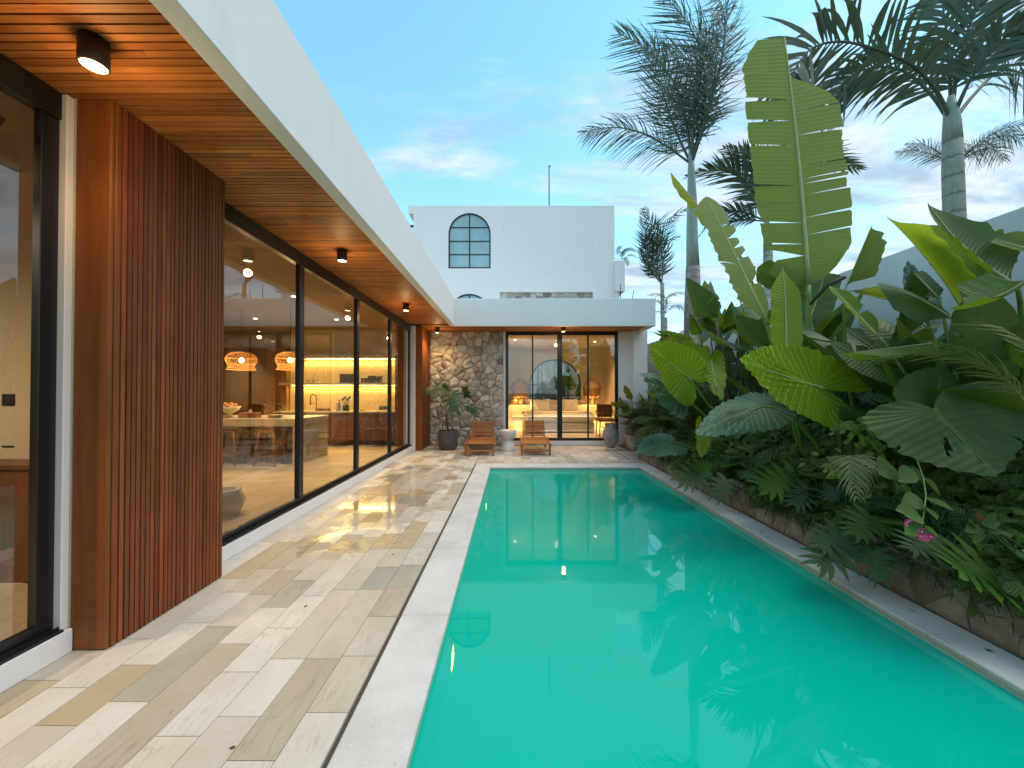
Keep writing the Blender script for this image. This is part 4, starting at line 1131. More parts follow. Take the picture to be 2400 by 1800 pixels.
# on the island
IZ = FZ + .756
def fruitbowl():
    p = at(553, 970, 6.7)
    t = thing('fruit_bowl', (p.x, 6.55, IZ), 'cream footed bowl of fruit and dark leaves on the island', 'bowl')
    MB().lathe([(.05, 0), (.05, .01), (.03, .05), (.05, .075), (.13, .13), (.165, .19), (.158, .19), (.12, .14), (.0, .085)], 24, cap=False).build('bowl', M['ceramic'], t, True)
    for i in range(7):
        a = i*.9; r = .045+.04*(i % 2)
        MB().lathe([(0, -.035), (.026, -.022), (.036, 0), (.026, .024), (0, .033)], 10, cap=False).build('fruit', M['fruit'], t, True, loc=(r*math.cos(a), r*math.sin(a), .19+.02*(i % 3)))
    return t
fb = fruitbowl()
t = thing('tissue_box', (at(595, 975, 6.6).x, 6.5, IZ), 'wooden tissue box with a white tissue on the island', 'tissue box')
BX('box', M['stool_wood'], t, -.15, .15, -.07, .07, 0, .09, .004)
MB().add([(-.03, 0, .09), (.03, 0, .09), (.02, .02, .15), (-.02, -.01, .13)], [(0, 1, 2, 3)]).build('tissue', M['linen'], t)
def wineglass(u, y, lab):
    t = thing('wine_glass', (at(u, 975, y).x, y, IZ), lab, 'wine glass', 'wine glasses on the island')
    MB().lathe([(.036, 0), (.034, .003), (.005, .008), (.004, .09), (.02, .11), (.04, .15), (.042, .18), (.036, .225)], 18, cap=False).build('glass_body', M['wineglass'], t, True)
    MB().lathe([(.0365, .224), (.037, .227), (.035, .227)], 18, cap=False).build('rim', M['linen'], t, True)
wineglass(619, 6.45, 'wine glass standing on the island between tissue box and plates')
wineglass(655, 6.95, 'wine glass standing farther back on the island near the mullion')
def plates(u, y, lab, n=4):
    t = thing('plate_stack', (at(u, 975, y).x, y, IZ), lab, 'plates', 'stacks of plates on the island')
    for i in range(n): MB().lathe([(.07, 0), (.12, .012), (.125, .016), (.07, .006), (0, .006)], 20, cap=False).build('plate', M['ceramic'], t, True, loc=(0, 0, .012*i))
plates(645, 6.5, 'stack of cream plates on the island beside the wine glass')
plates(527, 6.45, 'stack of plates on the island next to the timber cladding', 3)
# woven pendants
def pendant_mesh():
    prof = [(.03, .31), (.11, .305), (.19, .27), (.235, .215), (.24, .17), (.215, .10), (.19, .06), (.20, .025), (.225, 0)]
    mb = MB()
    def P(s, th):
        f = s*(len(prof)-1); i = min(int(f), len(prof)-2); k = f-i
        r = prof[i][0]*(1-k)+prof[i+1][0]*k; z = prof[i][1]*(1-k)+prof[i+1][1]*k
        return Vector((r*math.cos(th), r*math.sin(th), z))
    n = 22
    for d in (-1, 1):
        for k in range(n):
            pts = [P(s/14, 2*math.pi*k/n + d*s/14*1.5) for s in range(15)]
            mb.tube(pts, .0034, 3, False)
    for s in (0, .4, .62, 1):
        mb.tube([P(s, 2*math.pi*q/24) for q in range(25)], .005, 4, False)
    return mb.mesh('shade')
pm = pendant_mesh(); M['rattan'] = mottle('rattan', (0.42, 0.20, 0.05), (0.55, 0.30, 0.09), 40, 0.6, 0.2)
for i, (u, lab) in enumerate(((565.5, 'woven rattan pendant lamp over the island, nearest the timber cladding'), (680.5, 'woven rattan pendant lamp over the island, beside the first mullion'))):
    p = at(u, 866, 6.8)
    t = thing('pendant_lamp', p, lab, 'pendant lamp', 'woven pendant lamps over the island')
    link('lamp_shade', pm, M['rattan'], t)
    MB().tube([(0, 0, .31), (0, 0, 2.81-p.z)], .004, 6).build('cord', M['blacksoft'], t)
    MB().lathe([(0, -.045), (.03, -.03), (.042, 0), (.03, .032), (.0, .05)], 14, cap=False).build('bulb', M['lamp'], t, True, loc=(0, 0, .16))
    point('pendant_light', (0, 0, .08), 16, (1.0, .62, .25), .05, t)
# bowl on the floor near the glass (white angular planter)
t = thing('white_planter', (at(533, 1205, 3.6).x-.15, 3.75, FZ), 'white faceted planter standing on the floor just inside the glass', 'planter')
MB().lathe([(.14, 0), (.20, .10), (.15, .24), (.12, .24), (.10, .20), (0, .20)], 6, cap=False).build('pot', M['linen'], t)

# ================================================================== BEDROOM
bed = thing('bed', (1.43, 12.1, FZ), 'wide double bed with white cover and cream throw behind the glass door', 'bed')
def soft(name, mt, par, x0, x1, y0, y1, z0, z1, b=0.06, sub=2, **k):
    mb = MB(); mb.box(x0, x1, y0, y1, z0, z1, b)
    o = mb.build(name, M[mt], par, True, **k)
    m = o.modifiers.new('sub', 'SUBSURF'); m.levels = sub; m.render_levels = sub
    return o
soft('bed_base', 'linen', bed, -1.0, 1.0, -.86, .84, 0.02, .31, .03)
soft('mattress', 'linen', bed, -1.03, 1.03, -.90, .84, .315, .56, .09)
soft('throw', 'throw', bed, -1.045, 1.045, -.72, .2, .36, .60, .09)
def pillow(x, y, z, rx, w_, h_, mt, lab, star=False):
    t = thing('pillow', (x, y, z), lab, 'pillow')
    n = 12; vs, fs = [], []
    for s in (1, -1):
        for i in range(n+1):
            for j in range(n+1):
                a, b = -1+2*i/n, -1+2*j/n
                q = (1-a**4)*(1-b**4)
                pinch = 1-(0.18*(1-abs(a))*abs(b)**2 + 0.0)
                pa = a*(1-.10*(1-abs(b)**2)*abs(a)); pb = b*(1-.10*(1-abs(a)**2)*abs(b))
                vs.append((pa*w_/2, -s*.075*math.sqrt(max(q, 0)), pb*h_/2))
    m_ = (n+1)*(n+1)
    for i in range(n):
        for j in range(n):
            a = i*(n+1)+j
            fs.append((a, a+n+1, a+n+2, a+1)); fs.append((m_+a, m_+a+1, m_+a+n+2, m_+a+n+1))
    link('cover', mesh('pillow', vs, fs, True), M[mt], t, rot=(rx, 0, 0))
    link('piping', mesh('piping', *(lambda mb: (mb.v, mb.f))(MB().tube([(-w_/2*.96, 0, -h_/2*.9), (0, 0, -h_/2*.86), (w_/2*.96, 0, -h_/2*.9)], .006, 5))), M[mt], t, rot=(rx, 0, 0))
BZ = FZ + .62
pillow(.92, 12.82, BZ+.15, rad(-20), .66, .42, 'linen', 'white pillow leaning at the left head of the bed')
pillow(1.85, 12.82, BZ+.15, rad(-20), .66, .42, 'linen', 'white pillow leaning at the right head of the bed')
pillow(1.02, 12.60, BZ+.14, rad(-24), .50, .46, 'cushion', 'sand coloured cushion in front of the left pillow')
pillow(1.92, 12.60, BZ+.14, rad(-24), .50, .46, 'cushion', 'sand coloured cushion in front of the right pillow')
def straw_pendant(u, v, lab, e):
    p = at(u, v, 12.75)
    t = thing('straw_pendant', p, lab, 'pendant lamp', 'straw pendant lamps beside the bed')
    mb = MB(); rr2 = random.Random(4)
    for k in range(1400):
        th = rr2.uniform(0, 6.283); L = rr2.uniform(.42, .66)
        pr = [(.012, 0), (.12, -.05), (.25, -.18), (.285+rr2.uniform(-.02, .03), -.34), (.20+rr2.uniform(-.07, .08), -L)]
        prev = None; c, s = math.cos(th), math.sin(th); w_ = .0065
        pts = []
        for r_, z in pr:
            r_ += rr2.uniform(-.01, .01)
            pts += [(r_*c - s*w_, r_*s + c*w_, z), (r_*c + s*w_, r_*s - c*w_, z)]
        mb.add(pts, [(2*i, 2*i+1, 2*i+3, 2*i+2) for i in range(4)])
    mb.build('straw_shade', M['straw'], t)
    MB().tube([(0, 0, 0), (0, 0, 2.80-p.z)], .004, 6).build('cord', M['blacksoft'], t)
    MB().lathe([(0, -.04), (.03, -.02), (.04, 0), (.03, .03), (.0, .05)], 12, cap=False).build('bulb', M['lamp'], t, True, loc=(0, 0, -.40))
    point('pendant_light', (0, 0, -.50), e, (1.0, .55, .18), .05, t)
def strawmat():
    m = Mat('straw'); p = m.pos(); n = m.noise(p, 30, 3)
    col = m.mix(m.rng(n, .3, .7), (.20, .11, .04), (.36, .21, .08))
    return m.end(m.N('ShaderNodeMixShader', {0: .22, 1: m.pbr(col, .7), 2: m.N('ShaderNodeBsdfTranslucent', {'Color': (.6, .3, .08, 1)}).outputs[0]}).outputs[0])
M['straw'] = strawmat()
straw_pendant(1218.5, 886, 'straw pendant lamp hanging left of the bed', 60)
straw_pendant(1387, 886, 'straw pendant lamp hanging right of the bed', 60)
def vase(u, y, s, prof, mt, lab, z=FZ+.762):
    p = at(u, 950, y)
    t = thing('vase', (p.x, y, z), lab, 'vase')
    MB().lathe([(a*s, b*s) for a, b in prof], 20, cap=False).build('body', M[mt], t, True)
    MB().lathe([(prof[-1][0]*s, prof[-1][1]*s), (prof[-1][0]*s+.006, prof[-1][1]*s+.006), (prof[-1][0]*s-.008, prof[-1][1]*s+.006)], 20, cap=False).build('rim', M[mt], t, True)
vase(1204, 13.1, 1, [(0, 0), (.10, 0), (.15, .08), (.165, .17), (.12, .24)], 'clay', 'wide brown pottery bowl vase on the ledge left of the bed')
vase(1220.5, 13.05, 1, [(0, 0), (.07, 0), (.09, .07), (.06, .13), (.065, .20)], 'clay', 'small waisted brown vase on the ledge beside the wide one')
vase(1388, 13.1, 1, [(0, 0), (.07, 0), (.09, .07), (.06, .13), (.065, .20)], 'clay', 'small waisted brown vase on the ledge right of the bed')
# chair with wicker seat near the right of the glass door
ch = thing('armchair', (2.60, 10.55, FZ), 'dark seated chair with curved rattan arms inside the right end of the glass door', 'chair')
for sx in (-1, 1):
    for sy in (-1, 1): MB().tube([(sx*.24, sy*.22, 0), (sx*.22, sy*.2, .40)], .016, 8).build('leg', M['stool_wood'], ch, True)
soft('seat', 'cab_wood', ch, -.25, .25, -.24, .24, .40, .47, .02)
MB().tube([(-.26, -.24, .62), (-.27, .1, .66), (-.2, .26, .68), (.2, .26, .68), (.27, .1, .66), (.26, -.24, .62)], .018, 8).build('arm_rail', M['stool_wood'], ch, True)
for sx in (-1, 1): MB().tube([(sx*.24, -.22, .40), (sx*.30, -.24, .62)], .013, 8).build('arm_support', M['stool_wood'], ch, True); MB().tube([(sx*.22, -.18, .32), (sx*.15, -.22, .62)], .010, 8).build('arm_support', M['stool_wood'], ch, True)
soft('backrest', 'cab_wood', ch, -.22, .22, .20, .25, .5, .86, .02)
# bedroom glow from low lights beside the bed
for (x, lab) in ((0.28, 'strip light glowing under the left bedside shelf'), (2.9, 'strip light glowing under the right bedside shelf')):
    t = thing('bedside_light', (x, 12.7, FZ+.295), lab, 'light', 'bedside strip lights')
    BX('light_strip', M['lampcool'], t, -.2, .2, -.004, .004, 0, .004)
    point('bedside_glow', (0, 0, -.04), 6, (1.0, .62, .2), .4, t, 'AREA', sy=.2)

# ================================================================== TERRACE FURNITURE
def lounger(label):
    t = thing('sun_lounger', (0, 0, 0), label, 'sun lounger', 'wooden sun loungers on the terrace')
    W_ = .307
    for s in (-1, 1):
        x = s*(W_-.022)
        BX('side_rail', M['lounger_wood'], t, x-.016 + s*.012, x+.016 + s*.012, -.02, 1.34, .19, .25, .004)
        BX('leg', M['lounger_wood'], t, x-.030, x+.012 if s > 0 else x+.012, 0, .05, 0, .21, .003)
        BX('leg', M['lounger_wood'], t, x-.025, x+.012, 1.20, 1.25, 0, .19, .003)
    BX('stretcher', M['lounger_wood'], t, -W_+.045, W_-.045, .008, .04, .085, .12, .003)
    BX('stretcher', M['lounger_wood'], t, -W_+.045, W_-.045, 1.21, 1.24, .085, .12, .003)
    for i in range(17):
        y = .005+i*.068
        sag = .014*math.sin(math.pi*i/16)
        BX('seat_slat', M['lounger_wood'], t, -.268, .268, y, y+.058, .238-sag, .256-sag, .004)
    # raised back
    a = rad(62); y0, z0 = 1.17, .262
    for i in range(9):
        d0 = .015+i*.043
        o = BX('back_slat', M['lounger_wood'], t, -.232, .232, d0, d0+.031, -.009, .009, .004, loc=(0, y0, z0), rot=(a, 0, 0))
    for s in (-1, 1):
        BX('back_rail', M['lounger_wood'], t, s*.25-.014, s*.25+.014, -.02, .415, -.016, .016, .003, loc=(0, y0, z0), rot=(a, 0, 0))
    return t
l1 = lounger('orange brown wooden sun lounger left of the white side table')
l1.location = (-.650, 7.90, 0); l1.rotation_euler = (0, 0, rad(1.5))
l2 = copy_tree(l1); l2['label'] = 'red brown wooden sun lounger right of the white side table, before the glass door'
l2.location = (.512, 7.93, 0); l2.rotation_euler = (0, 0, rad(-.5))
st = thing('side_table', (-.077, 8.62, 0), 'white hourglass shaped terrazzo side table between the two loungers', 'table')
MB().lathe([(0, 0), (.165, 0), (.170, .008), (.155, .07), (.128, .15), (.108, .22), (.104, .238)], 40, cap=False).build('base', M['terrazzo'], st, True)
MB().lathe([(.104, .239), (.128, .262), (.160, .31), (.182, .38), (.190, .45), (.184, .462), (.176, .455), (.17, .447), (0, .445)], 40, cap=False).build('top', M['terrazzo'], st, True)
pt = thing('planter_pot', (-1.45, 8.80, 0), 'dark grey round concrete pot before the stone wall', 'pot')
MB().lathe([(0, 0), (.17, 0), (.195, .025), (.215, .10), (.222, .22), (.224, .43), (.220, .437), (.205, .437), (.203, .40)], 40, cap=False).build('pot_body', M['pot'], pt, True)
MB().lathe([(.204, .395), (.1, .405), (0, .41)], 24, cap=False).build('soil', M['soil'], pt, True)
ur = thing('urn', (2.36, 9.17, 0), 'weathered grey clay urn at the right end of the glass door', 'urn')
MB().lathe([(0, 0), (.095, 0), (.12, .06), (.165, .18), (.190, .30), (.188, .36), (.165, .42), (.135, .452), (.128, .47)], 40, cap=False).build('urn_body', M['urn'], ur, True)
MB().lathe([(.128, .471), (.130, .52), (.138, .565), (.145, .572), (.132, .575), (.118, .56), (.112, .48), (.0, .47)], 40, cap=False).build('neck', M['urn'], ur, True)
# bits lying on the right coping
for i, (x, y) in enumerate(((2.44, 4.15), (2.42, 2.95), (2.38, 2.30), (2.43, 5.4), (2.40, 1.95), (2.33, 3.6))):
    t = thing('fallen_leaf', (x, y, .003), 'tiny dry leaf on the right pool edge, ' + ('under the hanging foliage', 'beside the long dry twig', 'near the right picture edge', 'toward the far end', 'lowest of all', 'midway along')[i], 'leaf', 'dry leaves on the pool edge')
    a = i*1.3
    MB().add([(-.018, 0, .002), (0, -.009, .001), (.02, 0, .006), (0, .01, .004)], [(0, 1, 2, 3)]).build('leaf_blade', M['twig'], t, rot=(0, 0, a))
for i, (x, y, lab) in enumerate(((-1.02, 1.42, 'tiny dry brown leaf lying on the deck near the camera'), (-1.25, 2.35, 'tiny dark leaf crumb on the deck beside the slatted cladding'), (-.95, 3.1, 'tiny dark leaf crumb on the deck near the pool edge'))):
    t = thing('fallen_leaf', (x, y, .002), lab, 'leaf')
    MB().add([(-.012, 0, .001), (0, -.006, .001), (.014, 0, .004), (0, .007, .003)], [(0, 1, 2, 3)]).build('leaf_blade', M['twig'], t, rot=(0, 0, i*1.1))
tw = thing('dry_twig', (2.38, 3.02, .004), 'long thin dry twig lying on the right pool edge', 'twig')
MB().tube([(0, .05, 0), (.05, -.04, .002), (.10, -.10, .001)], .0025, 5).build('twig', M['twig'], tw, True)
# ================================================================== LEAVES
HEART = [(1.0, 0.0), (.96, .045), (.88, .13), (.76, .235), (.6, .345), (.42, .43), (.22, .49), (.02, .52), (-.16, .51), (-.31, .455), (-.42, .36), (-.47, .25), (-.45, .15), (-.36, .085), (-.22, .04), (-.1, .012), (-.03, .0)]
def resample(pts, n):
    seg = [math.hypot(pts[i+1][0]-pts[i][0], pts[i+1][1]-pts[i][1]) for i in range(len(pts)-1)]
    T = sum(seg); out = []
    for k in range(n+1):
        d = T*k/n; i = 0
        while i < len(seg)-1 and d > seg[i]: d -= seg[i]; i += 1
        f = d/seg[i]; out.append((pts[i][0]+(pts[i+1][0]-pts[i][0])*f, pts[i][1]+(pts[i+1][1]-pts[i][1])*f))
    return out
def frame(B, T, E):
    ex = T-B; L = ex.length; exn = ex/L
    s = E-B; s = s-exn*s.dot(exn); W = s.length; sn = s/W
    return L, W, exn, sn, exn.cross(sn)
def heart_leaf(B, T, E, rng, cup=.10, droop=.12, wave=.03, nseg=34, nr=7, lobe=1.0, asym=0.0, fold=0.0, waves=11, cuts=()):
    """E: a point on the widest edge of one side"""
    L, W, ex, sy, nz = frame(B, T, E)
    pts = resample(HEART, nseg)
    vs, uv, fs = [], [], []
    ph = rng.uniform(0, 6)
    def place(x, y, side):
        yy = y*side/.52
        q = x - .42*abs(y)
        if q < 0:
            th = math.atan2(abs(y), x+1e-6); th0 = math.atan2(1, .42); q = -(th-th0)*.34
        r = math.hypot(x, y)
        edge = min(1, r/.5)
        X = x*L*(1 if x > 0 else (lobe if not isinstance(lobe, tuple) else lobe[0 if side > 0 else 1])); Y = yy*W*(1+asym*side)
        Z = -droop*L*(max(x, 0)**2) - .6*droop*L*(min(x, 0)**2)*2 + fold*W*abs(yy) + cup*W*(yy*yy)*-1
        Z += wave*L*math.sin(q*waves*6.283+ph*side)*edge**2 + .012*L*math.sin(x*9+ph)*edge
        return B + ex*X + sy*Y + nz*Z, (q, abs(y)*side)
    for side in (1, -1):
        b = len(vs)
        p, u = place(0, 0, side); vs.append(p); uv.append(u)
        for k, (x, y) in enumerate(pts):
            for r in range(1, nr+1):
                f = r/nr
                sc = 1 + (.025*math.sin(k*2.1+ph) if r == nr and 1 < k < len(pts)-4 else 0)
                p, u = place(x*f*sc, y*f*sc, side); vs.append(p); uv.append(u)
        n = len(pts)
        for k in range(n-1):
            a, c = b+1+k*nr, b+1+(k+1)*nr
            t = (b, a, c); fs.append(t if side > 0 else t[::-1])
            for r in range(nr-1):
                if any(side == cs and k0 <= k < k1 and r0 <= r < r1 for cs, k0, k1, r0, r1 in cuts): continue
                q = (a+r, a+r+1, c+r+1, c+r); fs.append(q if side > 0 else q[::-1])
    return vs, fs, uv, (B, ex, sy, nz, L, W)
def blade_leaf(B, T, E, rng, ns=26, ntt=5, bend=0.0, fold=.12, tears=(), slope=.25, wave=.008, pw=.55, sides=(1, 1), tip=.12, ragged=0.0, side_h=(1, 1), wid=None, tipe=.62):
    """long banana type blade. bend lifts the middle along its normal"""
    L, W, ex, sy, nz = frame(B, T, E)
    vs, uv, fs = [], [], []
    ph = rng.uniform(0, 6)
    def wf(s, side_=1):
        if wid: return wid(s, side_)
        a = min(1, (s+.004)/.16)**.6; b = min(1, max(0, 1.002-s)/max(tip, .01))**tipe
        return a*b*(1-.12*s)
    rag = [rng.uniform(-1, 1) for _ in range(60)]
    for si, side in enumerate((1, -1)):
        if not sides[si]: continue
        cuts = sorted([c for c in tears if c[1] == side or c[1] == 0], key=lambda c: c[0])
        bounds = [(0, 0)] + [(c[0], c[2]) for c in cuts] + [(1, 0)]
        for ci in range(len(bounds)-1):
            s0, g0 = bounds[ci]; s1, g1 = bounds[ci+1]
            n = max(2, int(ns*(s1-s0)+.5)); b = len(vs)
            for i in range(n+1):
                f = i/n
                for j in range(ntt+1):
                    t = j/ntt
                    ss = s0+(s1-s0)*f
                    gap = max(0, t-.08)
                    ss += g0*gap*(1-f) - g1*gap*f
                    ss2 = ss + slope*t*W/L*min(1, (1-ss)*4)
                    wv_ = wf(ss, side)
                    if ragged and j == ntt: wv_ *= 1+ragged*rag[int(ss*58) % 60]
                    x = ss2 if ss2 < 1 else 1-(ss2-1)*.2
                    Y = side*W*wv_*t*side_h[si]
                    tw_ = t*min(1, wv_)
                    Z = bend*L*4*x*(1-x) + fold*W*tw_*tw_*1.15 + wave*L*math.sin(ss*40+ph)*tw_*tw_ + (.006*L*math.sin(ci*2.2+side)*tw_)
                    vs.append(B+ex*(min(x, 1)*L)+sy*Y+nz*Z); uv.append((ss - .0*t, side*t))
            for i in range(n):
                for j in range(ntt):
                    a = b+i*(ntt+1)+j; q = (a, a+1, a+ntt+2, a+ntt+1); fs.append(q if side > 0 else q[::-1])
    rib = [B+ex*(L*x)+nz*(bend*L*4*x*(1-x)-.002) for x in [i/10 for i in range(11)]]
    return vs, fs, uv, rib, (L, W)
def lobed_leaf(B, T, E, rng, n=7, droop=.2, lw=.075):
    """deeply cut philodendron leaf, every finger a tapered strip"""
    L, W, ex, sy, nz = frame(B, T, E)
    vs, uv, fs = [], [], []
    def Pn(x, y, k=0): return B+ex*(x*L)+sy*(y*W)+nz*(-droop*L*(x*x+.6*y*y)+k)
    # centre web
    pts = [(-.10, 0), (-.06, .12), (.15, .17), (.4, .15), (.65, .10), (.86, .04), (1, 0)]
    for side in (1, -1):
        b = len(vs)
        for x, y in pts: vs += [Pn(x, 0), Pn(x, y*side)]; uv += [(x, 0), (x, y*side)]
        for i in range(len(pts)-1):
            q = (b+2*i, b+2*i+1, b+2*i+3, b+2*i+2); fs.append(q if side > 0 else q[::-1])
        for k in range(n):
            f = k/(n-1)
            x0 = -.04+.78*f; ang = rad(128-88*f)+rng.uniform(-.08, .08)
            ln = (.62+.55*math.sin(math.pi*(.25+.55*f)))*.62
            w_ = lw*1.25*(1-.35*f)
            b = len(vs); m = 5
            for i in range(m+1):
                t = i/m
                a = ang - .35*t
                cx = x0+math.cos(a)*ln*t; cy = math.sin(a)*ln*t+.02
                ww = w_*(1.0 if t < .2 else 1.25 if t < .7 else 1.0)*(1-t**3)+.002
                if i % 2: ww *= .82
                nx_, ny_ = -math.sin(a), math.cos(a)
                vs += [Pn(cx+nx_*ww, (cy+ny_*ww)*side, .004*L), Pn(cx-nx_*ww, (cy-ny_*ww)*side, -.004*L)]
                uv += [(cx+nx_*ww-.4*cy, .3), (cx-nx_*ww-.4*cy, .3)]
            for i in range(m):
                q = (b+2*i, b+2*i+1, b+2*i+3, b+2*i+2); fs.append(q[::-1] if side > 0 else q)
    return vs, fs, uv
def petiole(pts, r0, r1, par, mt='stem', nm='stem'):
    n = len(pts)
    return MB().tube(pts, [r0+(r1-r0)*i/(n-1) for i in range(n)], 8).build(nm, M[mt], par, True)
def curve3(a, b, sag=0.0, n=8, up=Vector((0, 0, 1))):
    return [a.lerp(b, i/n)+up*(sag*4*(i/n)*(1-i/n)) for i in range(n+1)]
def bez(a, c, b, n=9): return [a*(1-t)**2+c*2*t*(1-t)+b*t*t for t in [i/n for i in range(n+1)]]

LR = random.Random(77)
def P3(t): return at(*t)
def add_heart(plant, B, T, E, mt, root=None, label=None, pr=(.012, .02), **k):
    B, T, E = P3(B), P3(T), P3(E)
    vs, fs, uv, fr = heart_leaf(B, T, E, LR, **k)
    o = link('leaf', mesh('leaf', vs, fs, True, uv), M[mt], plant)
    if label: o['label'] = label
    _, ex, sy, nz, L, W = fr
    droop = k.get('droop', .12)
    rib = [B+ex*(x*L*.97)+nz*(-droop*L*x*x*1.0) for x in [i/8 for i in range(9)]]
    MB().tube(rib, [.010*(1-i/9.5)*max(.5, L) for i in range(9)], 6).build('midrib', M['midrib'] if mt in ('lf_bright', 'lf_yellow') else M['stem'], o, True)
    if root is not None:
        c = P3(root[0]) if isinstance(root[0], tuple) else root[0]; r = P3(root[1]) if isinstance(root[1], tuple) else root[1]
        petiole(bez(B, c, r), pr[0], pr[1], plant)
    return o
def add_blade(plant, B, T, E, mt, root=None, label=None, rib=.012, ribm='midrib', pr=(.012, .02), pm='stem', **k):
    B, T, E = [P3(q) if isinstance(q, tuple) else q for q in (B, T, E)]
    vs, fs, uv, rb, (L, W) = blade_leaf(B, T, E, LR, **k)
    o = link('leaf', mesh('leaf', vs, fs, True, uv), M[mt], plant)
    if label: o['label'] = label
    MB().tube(rb, [rib*(1-.85*i/10) for i in range(11)], 6).build('midrib', M[ribm], o, True)
    if root is not None:
        c, r = [P3(q) if isinstance(q, tuple) else q for q in root]
        petiole(bez(B, c, r), rib*1.05, pr[1], plant, pm)
    return o

# ------------------------------------------------------------------ giant elephant ears
pa = thing('elephant_ear_plant', (3.35, 5.0, .21), 'elephant ear plant with broad bright green leaves nearest the far end of the pool', 'plant')
pb = thing('elephant_ear_plant', (3.25, 3.6, .21), 'elephant ear plant with a huge glowing yellow green leaf over a grey green one', 'plant')
pc = thing('elephant_ear_plant', (3.3, 2.35, .21), 'elephant ear plant with a huge dark torn leaf at the right edge', 'plant')
for p in (pa, pb, pc):
    p.matrix_world = Matrix.Translation(p.location)
def localise(p):
    """children were given world coordinates: shift them so the Empty sits at the base"""
    off = p.location.copy()
    for ch in p.children: ch.location = Vector(ch.location) - off
RA, RB, RC = Vector((3.25, 5.0, .22)), Vector((3.15, 3.6, .22)), Vector((3.25, 2.4, .22))
# A2 bright left leaf
add_heart(pa, (1612, 884, 4.75), (1515, 810, 4.5), (1618, 815, 4.85), 'lf_bright', ((1672, 960, 4.9), RA), 'bright green ribbed leaf at the left of the plant', cup=.05, droop=.05, wave=.014, lobe=(.95, .6), asym=.0, nseg=44, nr=8)
add_heart(pa, (1590, 925, 4.85), (1506, 868, 4.75), (1555, 935, 4.55), 'lf_blue', ((1640, 950, 4.9), RA), 'blue green wavy leaf hanging under the bright one', cup=.3, droop=.1, wave=.035, lobe=.6, asym=.1, waves=15)
add_heart(pa, (1668, 845, 5.1), (1676, 950, 4.7), (1640, 880, 4.9), 'lf_bright', ((1690, 860, 5.2), (1700, 985, 5.2)), 'narrow leaf seen from its edge', cup=.1, droop=.15, wave=.02, lobe=.6)
add_heart(pa, (1571, 1036, 4.95), (1495, 1052, 4.6), (1562, 1072, 4.6), 'lf_grey', ((1600, 1038, 5.0), RA), 'low flat leaf reaching over the pool corner', cup=.12, droop=.12, wave=.018, lobe=.7)
add_heart(pa, (1640, 1005, 4.9), (1622, 1078, 4.5), (1610, 1030, 4.6), 'lf_bright', ((1665, 1010, 5.0), RA), 'folded leaf hanging on edge', cup=.35, droop=.2, wave=.02, lobe=.5, asym=-.1)
# A1 + A3
add_heart(pb, (1918, 907, 3.25), (1723, 846, 3.05), (1880, 812, 3.35), 'lf_bright', ((1975, 960, 3.4), RB), 'huge glowing yellow green leaf with pale veins', cup=.05, droop=.04, wave=.016, lobe=(1.45, .75), nseg=56, nr=9, pr=(.017, .024))
add_heart(pb, (1790, 952, 3.55), (1640, 1000, 3.1), (1752, 1024, 3.1), 'lf_grey', ((1900, 965, 3.6), RB), 'large grey green drooping leaf under the glowing one', cup=.22, droop=.08, wave=.02, lobe=.9, nseg=48, nr=8, pr=(.014, .022), waves=13)
# right side leaves
add_heart(pc, (2192, 962, 2.5), (2325, 1120, 2.28), (2072, 1085, 2.42), 'lf_deep', ((2215, 900, 2.9), RC), 'huge dark green leaf with a tear in the middle', cup=.12, droop=.05, wave=.014, lobe=.55, nseg=48, nr=9, asym=.0, pr=(.014, .022), cuts=((1, 4, 5, 3, 5), (1, 5, 6, 4, 6), (-1, 9, 10, 7, 9), (1, 15, 16, 7, 9)))
add_heart(pc, (2194, 962, 2.62), (2200, 862, 2.75), (2310, 920, 2.65), 'lf_deep', ((2200, 990, 2.9), RC), 'dark leaf raised behind the torn one', cup=.1, droop=.1, wave=.02, lobe=.5)
add_heart(pb, (2107, 842, 3.7), (1960, 930, 3.6), (2060, 925, 3.5), 'lf_blue', ((2110, 930, 3.3), RB), 'blue green two lobed leaf', cup=.2, droop=.12, wave=.03, lobe=.75, asym=.05)
add_heart(pb, (2106, 846, 3.6), (2098, 920, 3.3), (2150, 880, 3.4), 'lf_blue', None, 'small blue green lobe', cup=.2, droop=.12, wave=.03, lobe=.5)
add_heart(pc, (2113, 800, 3.3), (2010, 726, 3.5), (2070, 815, 3.2), 'lf_deep', ((2125, 880, 3.3), RC), 'dark veined leaf behind the pale one', cup=.1, droop=.06, wave=.02, lobe=.9, nseg=44)
add_heart(pc, (2116, 796, 3.4), (2205, 748, 3.3), (2170, 805, 3.2), 'lf_blue', None, cup=.1, droop=.06, wave=.02, lobe=.5)
add_heart(pc, (2160, 700, 3.5), (2120, 620, 3.7), (2190, 680, 3.5), 'lf_blue', ((2170, 800, 3.5), RC), cup=.2, droop=.15, wave=.03, lobe=.7)
for p in (pa, pb, pc): localise(p)

